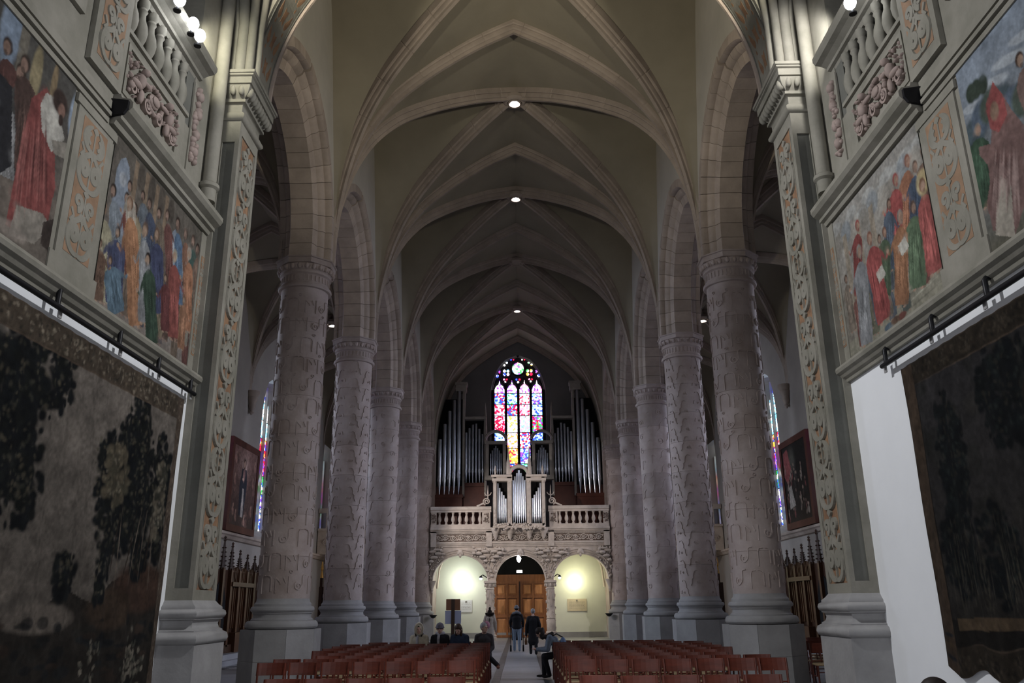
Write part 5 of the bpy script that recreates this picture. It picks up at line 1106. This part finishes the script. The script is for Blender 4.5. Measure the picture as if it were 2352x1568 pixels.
# confessionals
def confessional(s, nm):
    t = thing('confessional', 'carved dark gothic wooden confessional with spiky pinnacles, %s aisle' % nm, 'confessional', (0, 0, 0), group='confessionals')
    x0, x1 = s*9.60, s*10.55; ya, yb = 27.0, 32.6; zb = .30
    MB().box(x0, x1, ya, yb, zb, zb+.25).obj('step_base', 'dark_wood', t); MB().box(s*9.5, x1, 29.0, 30.6, zb, zb+.62).obj('kneeler', 'mid_wood', t)
    for a0, a1, zt in ((ya, 28.5, 2.9), (28.5, 31.0, 2.5), (31.0, yb, 2.95)): MB().box(s*9.72, x1, a0, a1, zb+.2, zt).obj('body', 'dark_wood', t)
    posts = [ya, 27.7, 28.5, 29.33, 30.16, 31.0, 31.8, yb]
    for y in posts: MB().box(s*9.60, s*9.74, y-.08, y+.08, zb+.2, 2.95).obj('post', 'mid_wood', t)
    for a, b in zip(posts[2:6], posts[3:6]):
        MB().box(s*9.68, s*9.73, a+.1, b-.1, zb+.75, 2.35).obj('panel', 'mid_wood', t)
        m = MB()
        for k in range(3): m.box(s*9.65, s*9.69, a+.2+.2*k, a+.25+.2*k, zb+.75, 2.35)
        m.obj('panel_rib', 'mid_wood', t); MB().box(s*9.55, s*9.74, a, b, 2.38, 2.52).obj('ledge', 'mid_wood', t)
        m = MB()
        for k in range(5): y = a+.1+.15*k; m.box(s*9.64, s*9.68, y, y+.045, 2.52, 3.0); m.tube([(s*9.66, y-.02, 2.85), (s*9.66, y+.06, 2.95), (s*9.66, y+.13, 2.85)], .018, 5)
        m.obj('open_cresting', 'mid_wood', t)
    MB().prism([(ya+.15, zb+.3), (28.35, zb+.3), (28.35, 1.9), (28.1, 2.35), (27.75, 2.6), (27.4, 2.35), (ya+.15, 1.9)], lambda a, b, h: (h, a, b), *sorted((s*9.715, s*9.70))).obj('opening_shade', 'black', t)  # black sheet stands for the shade inside the arched opening
    for y, zt in zip(posts, (4.0, 3.9, 3.75, 3.55, 3.45, 3.45, 3.15, 3.15)):
        m = MB().lathe([(.10, 2.9), (.085, 2.95), (.03, zt-.12), (.055, zt-.08), (.02, zt-.03), (.05, zt), (.01, zt+.06)], (s*9.67, y, 0), 4)
        for k in range(5): z = lerp(3.0, zt-.2, k/5); rr = lerp(.12, .055, k/5); m.box(s*9.67-rr, s*9.67+rr, y-.02, y+.02, z, z+.035).box(s*9.67-.02, s*9.67+.02, y-rr, y+rr, z, z+.035)
        m.obj('pinnacle', 'dark_wood', t)
    for k in range(5): y = 31.2+.3*k; MB().lathe([(.05, 2.95), (.03, 3.05), (.05, 3.1), (.015, 3.2)], (s*9.67, y, 0), 5).obj('finial', 'dark_wood', t)
confessional(-1, 'left'); confessional(1, 'right')
for s, nm in ((-1, 'left'), (1, 'right')):
    t = thing('wooden_screen', 'tall dark wooden screen with gilt finial at the far end of the %s aisle' % nm, 'screen', (s*8.55, 40.6, 0), group='aisle screens')
    MB().box(-.9, .9, -.3, .3, 0, 2.6).obj('body', 'dark_wood', t)
    for k in range(4): x = -.86+.5*k; MB().box(x, x+.12, -.36, -.28, .1, 3.0).obj('post', 'dark_wood', t); MB().lathe([(.08, 3.0), (.03, 3.3), (.07, 3.4), (.02, 3.75)], (x+.06, -.32, 0), 6).obj('gilt_finial', 'gilt', t)
    for k in range(3): x = -.70+.5*k; MB().box(x, x+.30, -.32, -.29, .3, 2.4).obj('panel', 'mid_wood', t)
# ================================================================ CHAIRS
def make_chair():
    t = thing('wooden_chair', 'x', 'chair')
    cw = .235
    MB().rings([[(-cw+.01, -.20, .43), (cw-.01, -.20, .43), (cw-.03, .19, .43), (-cw+.03, .19, .43)], [(-cw, -.21, .445), (cw, -.21, .445), (cw-.02, .20, .445), (-cw+.02, .20, .445)], [(-cw+.02, -.19, .47), (cw-.02, -.19, .47), (cw-.04, .18, .47), (-cw+.04, .18, .47)]]).obj('seat', 'seat_straw', t)
    for q in (-1, 1):
        MB().tube([(q*.21, -.19, 0), (q*.21, -.185, .44)], .018, 6).obj('leg', 'chair_wood', t)
        MB().tube([(q*.205, .235, 0), (q*.205, .20, .44), (q*.212, .235, .70), (q*.215, .265, .85)], .018, 6).obj('leg', 'chair_wood', t)
        MB().tube([(q*.21, -.187, .22), (q*.207, .215, .22)], .012, 6).obj('stretcher', 'chair_wood', t)
    MB().tube([(-.21, -.187, .30), (.21, -.187, .30)], .012, 6).obj('stretcher', 'chair_wood', t)
    R = []
    for i in range(7):
        x = -.235+.47*i/6; c_ = .03*(1-(x/.235)**2); R.append([(x, .222+c_, .665), (x, .240+c_, .665), (x, .282+c_, .852), (x, .262+c_, .852)])
    MB().rings(R).obj('backrest', 'chair_wood', t)
    MB().tube([(0, .21, .46), (0, .245, .68)], .012, 6).obj('back_slat', 'chair_wood', t); MB().tube([(-.205, .21, .50), (.205, .21, .50)], .012, 6).obj('back_rail', 'chair_wood', t)
    return t
chair0 = make_chair(); used = [False]
ROWS = [(10.72, 5), (13.92, 7), (14.82, 7), (15.72, 6), (16.62, 6), (17.52, 7), (18.45, 7), (19.40, 7), (20.32, 7), (21.25, 6)]
RN = ['foremost', 'second', 'third', 'fourth', 'fifth', 'sixth', 'seventh', 'eighth', 'ninth', 'tenth']; SN = ['on the centre aisle', 'second from the aisle', 'third from the aisle', 'fourth from the aisle', 'fifth from the aisle', 'sixth from the aisle', 'seventh from the aisle']
def place(x, y, rz, lab, grp):
    if not used[0]: used[0] = True; o = chair0; o.location = (x, y, 0.007 if abs(x) < 1.1 else 0); o.rotation_euler = (0, 0, rz); o['label'] = lab; o['group'] = grp
    else: o = dup(chair0, (x, y, 0.007 if abs(x) < 1.1 else 0), rz, lab, grp)
    return o
for s in (-1, 1):
    for i, (y, n) in enumerate(ROWS):
        x0 = .73 if i else .70
        for k in range(n):
            place(s*(x0+.235+.508*k), y+rng.uniform(-.012, .012), rng.uniform(-.03, .03), 'red-brown chair with straw seat, %s row, %s, %s block' % (RN[i], SN[k], 'left' if s < 0 else 'right'), 'nave chairs')
for i, (x, y) in enumerate(((6.35, 18.6), (6.86, 18.6), (6.6, 19.6), (7.1, 19.6), (7.0, 20.6), (7.5, 20.6), (7.3, 21.6))):
    place(x, y, rng.uniform(-.04, .04), 'red-brown chair with straw seat in the right aisle, %s' % ['beside the pilaster, row one', 'row one, outer', 'row two, inner', 'row two, outer', 'row three, inner', 'row three, outer', 'row four'][i], 'aisle chairs')
# ---- notice stand
t = thing('notice_stand', 'dark notice pole with brown and pale blue boards behind the seated visitors', 'sign stand', (-1.78, 22.7, 0))
MB().box(-.045, .045, -.04, .04, 0, 1.86).obj('pole', 'dark_wood', t); MB().box(-.25, .25, -.22, .22, 0, .03).obj('foot', 'dark_wood', t)
mat('board_brown', (.30, .15, .09), .6, .1, 3); mat('board_blue', (.50, .56, .82), .6, .05, 3)
MB().box(-.185, .185, .045, .065, 1.58, 1.86).obj('brown_board', 'board_brown', t); MB().box(-.21, .21, .045, .065, 1.24, 1.57).obj('blue_board', 'board_blue', t)
# ================================================================ PEOPLE
def cloth(name, col, rough=.85): return mat('cloth_'+name, col, rough, .22, 14, bump=.3)
mat('skin', (.52, .33, .26), .55, .08, 10); mat('eye', (.02, .015, .012), .3, .1, 5); mat('lip', (.40, .16, .14), .5, .1, 5)
def seg(m, pts, rad, n=10):
    """limb of rounded, tapering segments; rad entries r or (rx, ry)"""
    R = []
    for i, p in enumerate(pts):
        r = rad[i]; rr = r if not isinstance(r, tuple) else max(r)
        m.sphere(p, r if not isinstance(r, tuple) else (r[0], r[1], min(r)*.8), n, 7)
    for (p, q, r0, r1) in zip(pts, pts[1:], rad, rad[1:]):
        if isinstance(r0, tuple):
            k = 5; m.rings([[(lerp(p[0], q[0], t)+lerp(r0[0], r1[0], t)*math.cos(a), lerp(p[1], q[1], t)+lerp(r0[1], r1[1], t)*math.sin(a), lerp(p[2], q[2], t)) for a in [2*PI*j/14 for j in range(14)]] for t in [i/k for i in range(k+1)]])
        else: m.tube([p, q], [r0, r1], n)
def soft(m, name, mt, par, vox=.013, it=4):
    o = m.obj(name, mt, par, 180); md = o.modifiers.new('remesh', 'REMESH'); md.mode = 'VOXEL'; md.voxel_size = vox; md.use_smooth_shade = True
    s_ = o.modifiers.new('smooth', 'SMOOTH'); s_.iterations = it; s_.factor = .5; return o
def hand(m, w, d, up, q):
    """palm, four fingers of different length and a thumb, slightly curled"""
    w, d, up = Vector(w), Vector(d).normalized(), Vector(up).normalized(); sd = d.cross(up)*q
    m.sphere(tuple(w+d*.04), .030, 8, 6); m.sphere(tuple(w+d*.065), .032, 8, 6)
    for k, l in enumerate((.060, .072, .068, .052)):
        b = w+d*.085+sd*((k-1.5)*.019); a = b+d*l*.5-up*.006; e = b+d*l*.85-up*.030
        m.tube([tuple(b-d*.03), tuple(b), tuple(a), tuple(e)], [.0105, .0105, .0095, .0085], 6)
    t = w+d*.03-sd*.028; m.tube([tuple(t), tuple(t+d*.03-sd*.022), tuple(t+d*.058-sd*.020-up*.01)], [.013, .012, .010], 6)
def person(name_label, loc, rz, J, coat, trous, shoes='black_shoe', hair=None, hair_mat=None, hood=None, hood_mat=None, hat=None, hat_mat=None, long_coat=0, scarf=None, sc=1.0, extra=None, head_dir=(0, -1, 0)):
    """J: joints in person space (facing -Y)"""
    t = thing('person', name_label, 'person', loc, rz, 'visitors'); t.scale = (sc, sc, sc)
    H = Vector(J['head']); fd = Vector(head_dir).normalized(); sdv = fd.cross(Vector((0, 0, 1))).normalized(); up = sdv.cross(fd)
    b = MB()
    seg(b, [J['hip'], J['waist'], J['chest'], J['neck0']], [(.15, .105), (.13, .095), (.155, .10), (.07, .06)])
    seg(b, [J['neck0'], tuple(H-up*.05)], [.055, .052])
    def hp(a, c, d): return tuple(H+sdv*a+up*c+fd*d)
    b.sphere(hp(0, .02, -.01), (.078, .090, .105), 14, 10); b.sphere(hp(0, -.045, .022), (.056, .060, .070), 12, 8)
    b.tube([hp(0, .015, .082), hp(0, -.015, .104), hp(0, -.022, .084)], [.008, .015, .010], 6); b.sphere(hp(0, -.085, .055), .024, 8, 6)
    for q in (-1, 1): b.sphere(hp(q*.080, -.008, -.008), (.014, .020, .030), 8, 6); b.sphere(hp(q*.030, .028, .074), (.022, .014, .008), 6, 5)
    for q, s_ in ((-1, 'L'), (1, 'R')):
        seg(b, [J['sh'+s_], J['el'+s_], J['wr'+s_]], [.045, .036, .026]); hd = Vector(J['wr'+s_])-Vector(J['el'+s_]); hand(b, J['wr'+s_], Vector(J.get('hd'+s_, hd)), (0, -.3, 1) if abs(hd.normalized().z) < .8 else (0, -1, 0), q)
        seg(b, [J['th'+s_], J['kn'+s_], J['an'+s_]], [.070, .050, .036])
    body = soft(b, 'body', 'skin', t, .0105, 3)
    e = MB()
    for q in (-1, 1): e.sphere(hp(q*.030, .012, .080), (.012, .008, .007), 8, 6)
    e.obj('eyes', 'eye', body, 60); MB().sphere(hp(0, -.052, .080), (.022, .008, .006), 8, 6).obj('mouth', 'lip', body, 60)
    c = MB(); hip, wa, ch, nk = J['hip'], J['waist'], J['chest'], J['neck0']
    seg(c, [hip, wa, ch, (nk[0], nk[1], nk[2]-.04)], [(.195, .145), (.18, .135), (.205, .14), (.085, .075)])
    if long_coat: seg(c, [(hip[0], hip[1], hip[2]-long_coat), hip], [(.205, .16), (.19, .145)])
    for s_ in 'LR':
        seg(c, [(nk[0], nk[1], nk[2]-.03), J['sh'+s_]], [.06, .072]); seg(c, [J['sh'+s_], J['el'+s_], J['wr'+s_]], [.078, .064, .048])
    soft(c, 'coat', coat, t)
    l = MB(); seg(l, [hip, (hip[0], hip[1], hip[2]-.06)], [(.17, .125), (.16, .12)])
    for s_ in 'LR': seg(l, [J['th'+s_], J['kn'+s_], J['an'+s_]], [.095, .070, .055])
    soft(l, 'trousers', trous, t)
    for s_ in 'LR':
        a = Vector(J['an'+s_]); fdir = Vector(J.get('ft', (0, -1, 0))); m = MB(); m.sphere(tuple(a+fdir*.02-Vector((0, 0, .01))), (.042, .042, .05), 8, 6); m.sphere(tuple(a+fdir*.10-Vector((0, 0, .035))), (.045 if abs(fdir.y) > .5 else .10, .10 if abs(fdir.y) > .5 else .045, .032), 10, 6); soft(m, 'shoe', shoes, t, .01, 2)
    if hair:
        m = MB(); m.sphere(hp(0, .035, -.022), (.090, .098, .105), 14, 10)
        if hair == 'long':
            for q in (-1, 1): m.sphere(hp(q*.062, -.06, -.02), (.038, .06, .12), 10, 8)
            m.sphere(hp(0, -.05, -.065), (.085, .05, .13), 10, 8)
        soft(m, 'hair', hair_mat, t, .011, 3)
    if hat:
        m = MB(); m.sphere(hp(0, .055, -.012), (.096, .108, .092), 14, 10); m.tube([hp(.098*math.cos(a), .03, -.012+.106*math.sin(a)) for a in [2*PI*i/16 for i in range(17)]], .017, 6)
        if hat == 'pompom': m.sphere(hp(0, .19, -.03), .055, 10, 8); m.sphere(hp(0, .13, -.02), .05, 10, 8)
        soft(m, 'hat', hat_mat, t, .011, 3)
    if hood == 'up':
        m = MB(); m.sphere(hp(0, .03, -.04), (.115, .115, .135), 14, 10); m.sphere(hp(0, -.08, -.05), (.115, .10, .11), 12, 8)
        m.tube([hp(.098*math.sin(a), .01+.130*math.cos(a), .035) for a in [2*PI*i/18 for i in range(19)]], .022, 6); soft(m, 'hood', hood_mat, t, .012, 3)
    if hood == 'fur':
        m = MB(); r = random.Random(4)
        for k in range(26): a = 2*PI*k/26; m.sphere((nk[0]+.135*math.cos(a), nk[1]+.03+.115*math.sin(a), nk[2]-.01+.04*math.sin(a)+r.uniform(-.01, .01)), .05, 7, 5)
        soft(m, 'fur_collar', hood_mat, t, .013, 2)
    if scarf:
        m = MB(); m.tube([(nk[0]+.085*math.cos(a), nk[1]+.08*math.sin(a), nk[2]+.01) for a in [2*PI*i/14 for i in range(15)]], .04, 8); m.tube([(nk[0]-.02, nk[1]-.09, nk[2]), (nk[0]-.03, nk[1]-.14, nk[2]-.12), (nk[0]-.03, nk[1]-.15, nk[2]-.25)], .035, 8); soft(m, 'scarf', scarf, t, .012, 2)
    return t
def seated(lean=0, head=(0, -.02, 1.17), wr=(.07, -.22, .60), cross=False):
    J = dict(hip=(0, .06, .53), waist=(0, .08, .70), chest=(0, .08-lean, .90), neck0=(0, .07-lean*1.6, 1.05), head=head)
    for q, s_ in ((-1, 'L'), (1, 'R')):
        J['sh'+s_] = (q*.155, .08-lean*1.4, .955); J['el'+s_] = (q*.195, .02-lean, .72); J['wr'+s_] = (q*wr[0], wr[1], wr[2]); J['hd'+s_] = (-q*.5, -.6, -.3)
        J['th'+s_] = (q*.09, .02, .53); J['kn'+s_] = (q*.11, -.38, .52); J['an'+s_] = (q*.10, -.36, .09)
    if cross: J['knR'] = (-.02, -.42, .62); J['anR'] = (.28, -.48, .34)
    return J
def standing(step=.0, hands=(.26, -.02, .80), head=(0, -.02, 1.60), arms_fwd=0):
    J = dict(hip=(0, 0, .90), waist=(0, .0, 1.08), chest=(0, .01, 1.27), neck0=(0, .01, 1.44), head=head)
    for q, s_ in ((-1, 'L'), (1, 'R')):
        J['sh'+s_] = (q*.165, .01, 1.35); J['el'+s_] = (q*.25, .03-arms_fwd*.4, 1.10); J['wr'+s_] = (q*hands[0]-q*arms_fwd*.05, hands[1]-arms_fwd, hands[2]+arms_fwd*.45)
        J['hd'+s_] = (0, -.3-arms_fwd*3, -1)
        J['th'+s_] = (q*.09, 0, .86); J['kn'+s_] = (q*.10, -.02-q*step*.6, .48); J['an'+s_] = (q*.10, .02-q*step, .09)
    return J
cloth('beige', (.46, .41, .33)); cloth('black', (.010, .010, .013)); cloth('navy', (.030, .045, .085)); cloth('charcoal', (.035, .030, .033)); cloth('jeans', (.22, .28, .36)); cloth('dark', (.018, .018, .022)); cloth('cream', (.50, .44, .38)); cloth('grey', (.16, .17, .19)); cloth('greyblue', (.15, .18, .23)); cloth('beanie', (.13, .12, .15)); cloth('pale_scarf', (.34, .33, .36)); cloth('denim', (.08, .13, .24), .5); cloth('brown_leather', (.12, .055, .025), .5)
mat('black_shoe', (.012, .011, .011), .4, .1, 8); mat('white_shoe', (.75, .75, .77), .6, .05, 8); mat('brown_shoe', (.16, .05, .03), .4, .1, 8)
mat('hair_dark', (.018, .012, .010), .6, .3, 30); mat('hair_brown', (.045, .024, .016), .6, .3, 30); mat('hair_grey', (.26, .25, .25), .6, .3, 30); mat('fur_dark', (.022, .015, .012), .95, .4, 40, bump=.6)
SY = 21.28
person('seated woman in beige hooded coat and pale scarf, hood up', (-2.49, SY, 0), 0, seated(head=(0, -.03, 1.155)), 'cloth_beige', 'cloth_dark', hair='long', hair_mat='hair_dark', hood='up', hood_mat='cloth_beige', scarf='cloth_pale_scarf', head_dir=(.15, -1, -.05))
person('seated man in grey knit beanie and black jacket', (-1.98, SY, 0), 0, seated(head=(0, -.03, 1.165)), 'cloth_black', 'cloth_dark', hair='short', hair_mat='hair_dark', hat='plain', hat_mat='cloth_beanie', head_dir=(.0, -1, -.15), scarf='cloth_pale_scarf')
person('seated woman in dark blue jacket with brown hair, looking down', (-1.50, SY, 0), 0, seated(lean=.05, head=(-.03, -.10, 1.14)), 'cloth_navy', 'cloth_dark', hair='long', hair_mat='hair_brown', head_dir=(-.25, -1, -.55))
person('seated grey-haired man in dark padded jacket, face turned aside', (-.90, SY-.05, .007), .12, seated(head=(.0, -.02, 1.165), cross=True), 'cloth_charcoal', 'cloth_dark', 'brown_shoe', hair='short', hair_mat='hair_grey', head_dir=(.75, -.7, 0))
# person bent over a phone on the aisle seat
J = seated(lean=.27, head=(.0, -.46, 1.03), wr=(.05, -.52, .66)); J['chest'] = (0, -.14, .86); J['neck0'] = (0, -.30, .98); J['waist'] = (0, .0, .70)
for q, s_ in ((-1, 'L'), (1, 'R')): J['sh'+s_] = (q*.17, -.22, .93); J['el'+s_] = (q*.19, -.28, .66); J['hd'+s_] = (-q*.1, -1, .2); J['kn'+s_] = (q*.10, -.36, .50); J['an'+s_] = (q*.09, -.30+q*.06, .09)
person('person in grey-blue fur-hooded jacket bent over a phone on the aisle seat', (.90, SY+.05, .007), -PI/2, J, 'cloth_greyblue', 'cloth_black', hair='long', hair_mat='hair_dark', hood='fur', hood_mat='fur_dark', head_dir=(0, -.75, -.75))
t = thing('phone', 'small dark phone held by the bent-over person', 'phone', (.33, SY+.05, .70)); MB().box(-.01, .07, -.035, .035, -.004, .004).obj('case', 'black', t)
t = thing('blue_light_bag', 'added blue bag in place of the blue-lit jacket back of the bent-over person', 'bag', (1.0, SY-.10, .60)); b_ = MB(); b_.sphere((0, 0, .18), (.085, .13, .17), 12, 9); soft(b_, 'bag_body', 'cloth_denim', t, .014, 3); MB().tube([(0, .0, .34), (-.15, .05, .42), (-.28, .1, .36)], .016, 6).obj('strap', 'cloth_dark', t, 60)  # bag added to stand for blue light on the jacket back
# standing visitors, seen from behind
person('standing visitor in pale coat with dark fur collar and bobble hat', (-1.28, 35.6, 0), PI, standing(head=(0, -.02, 1.50)) | {}, 'cloth_cream', 'cloth_cream', hat='pompom', hat_mat='fur_dark', hood='fur', hood_mat='fur_dark', long_coat=.45, sc=.93)
m = MB(); r = random.Random(8)
for k in range(40): a = r.uniform(0, 2*PI); q = r.uniform(.3, 1); m.sphere((.19*q*math.cos(a), .06+.09*q*math.sin(a), 1.44+.05*q*math.cos(a*2)), .05, 7, 5)
soft(m, 'fur_hood', 'fur_dark', bpy.data.objects['person.005'], .014, 2)
t = thing('backpack', 'small pinkish backpack of the visitor in the pale coat', 'backpack', (-1.40, 35.38, .78)); b_ = MB(); b_.sphere((0, 0, .15), (.13, .08, .17), 12, 9); mat('pack_pink', (.42, .20, .26), .7, .2, 10); soft(b_, 'pack_body', 'pack_pink', t, .014, 3); MB().tube([(.10, .02, .28), (.12, .12, .45), (.12, .28, .48)], .014, 6).obj('strap', 'cloth_dark', t, 60)
person('man in black jacket, blue jeans and white shoes pushing a stroller', (-.17, 33.2, .007), PI, standing(step=.10, head=(0, -.03, 1.60), arms_fwd=.32), 'cloth_black', 'cloth_jeans', 'white_shoe', hair='short', hair_mat='hair_dark', hat='plain', hat_mat='cloth_grey', hood='fur', hood_mat='cloth_grey', sc=.965)
person('woman in long black coat and boots walking towards the door', (.42, 30.94, .007), PI, standing(step=.16, head=(0, -.02, 1.58), hands=(.27, -.02, .72)), 'cloth_black', 'cloth_black', hair='short', hair_mat='hair_grey', long_coat=.42, sc=.915)
t = thing('handbag', 'brown leather handbag carried by the woman in black', 'bag', (.16, 30.96, .36)); MB().rings([[(-.04, -.10, 0), (.04, -.10, 0), (.04, .10, 0), (-.04, .10, 0)], [(-.05, -.12, .12), (.05, -.12, .12), (.05, .12, .12), (-.05, .12, .12)], [(-.02, -.09, .22), (.02, -.09, .22), (.02, .09, .22), (-.02, .09, .22)]]).obj('bag_body', 'cloth_brown_leather', t); MB().tube([(0, -.07, .21), (0, -.04, .30), (0, .04, .30), (0, .07, .21)], .008, 6).obj('strap', 'cloth_brown_leather', t)
# stroller
t = thing('baby_stroller', 'black folding baby stroller pushed by the man in jeans', 'stroller', (-.17, 33.75, .007))
for x in (-.24, .24):
    for y, r_ in ((-.22, .115), (.42, .09)):
        o = MB().tube([(x+.028*q, y, r_) for q in (-1, 1)], r_, 18).obj('wheel', 'black', t, 40); MB().tube([(x-.032, y, r_), (x+.032, y, r_)], r_*.45, 10).obj('hub', 'base_stone', o)
    MB().tube([(x, -.22, .11), (x, .10, .45), (x, .42, .09)], .014, 6).obj('frame_leg', 'dark_iron', t); MB().tube([(x, .20, .30), (x, -.15, .80), (x, -.36, 1.0)], .014, 6).obj('push_bar', 'dark_iron', t)
MB().tube([(-.24, -.36, 1.0), (.24, -.36, 1.0)], .018, 8).obj('handle', 'dark_iron', t)
m = MB(); m.box(-.20, .20, -.05, .30, .40, .46).box(-.20, .20, -.12, -.05, .40, .85); m.obj('seat', 'cloth_dark', t); MB().rings([[(-.21, .12*math.cos(a)*1.6, .62+.32*math.sin(a)) for a in np.linspace(.1, PI-.1, 9)], [(.21, .12*math.cos(a)*1.6, .62+.32*math.sin(a)) for a in np.linspace(.1, PI-.1, 9)]], False, False).obj('canopy', 'cloth_navy', t)
# visitor low in the right corner, only the hair shows
place(2.30, 5.05, .2, 'red-brown chair with straw seat standing alone by the right tapestry', 'nave chairs')
person('dark-haired seated visitor at the bottom right below the dark tapestry', (2.30, 5.0, 0), .2, seated(head=(0, -.02, 1.155)), 'cloth_charcoal', 'cloth_dark', hair='short', hair_mat='hair_dark')
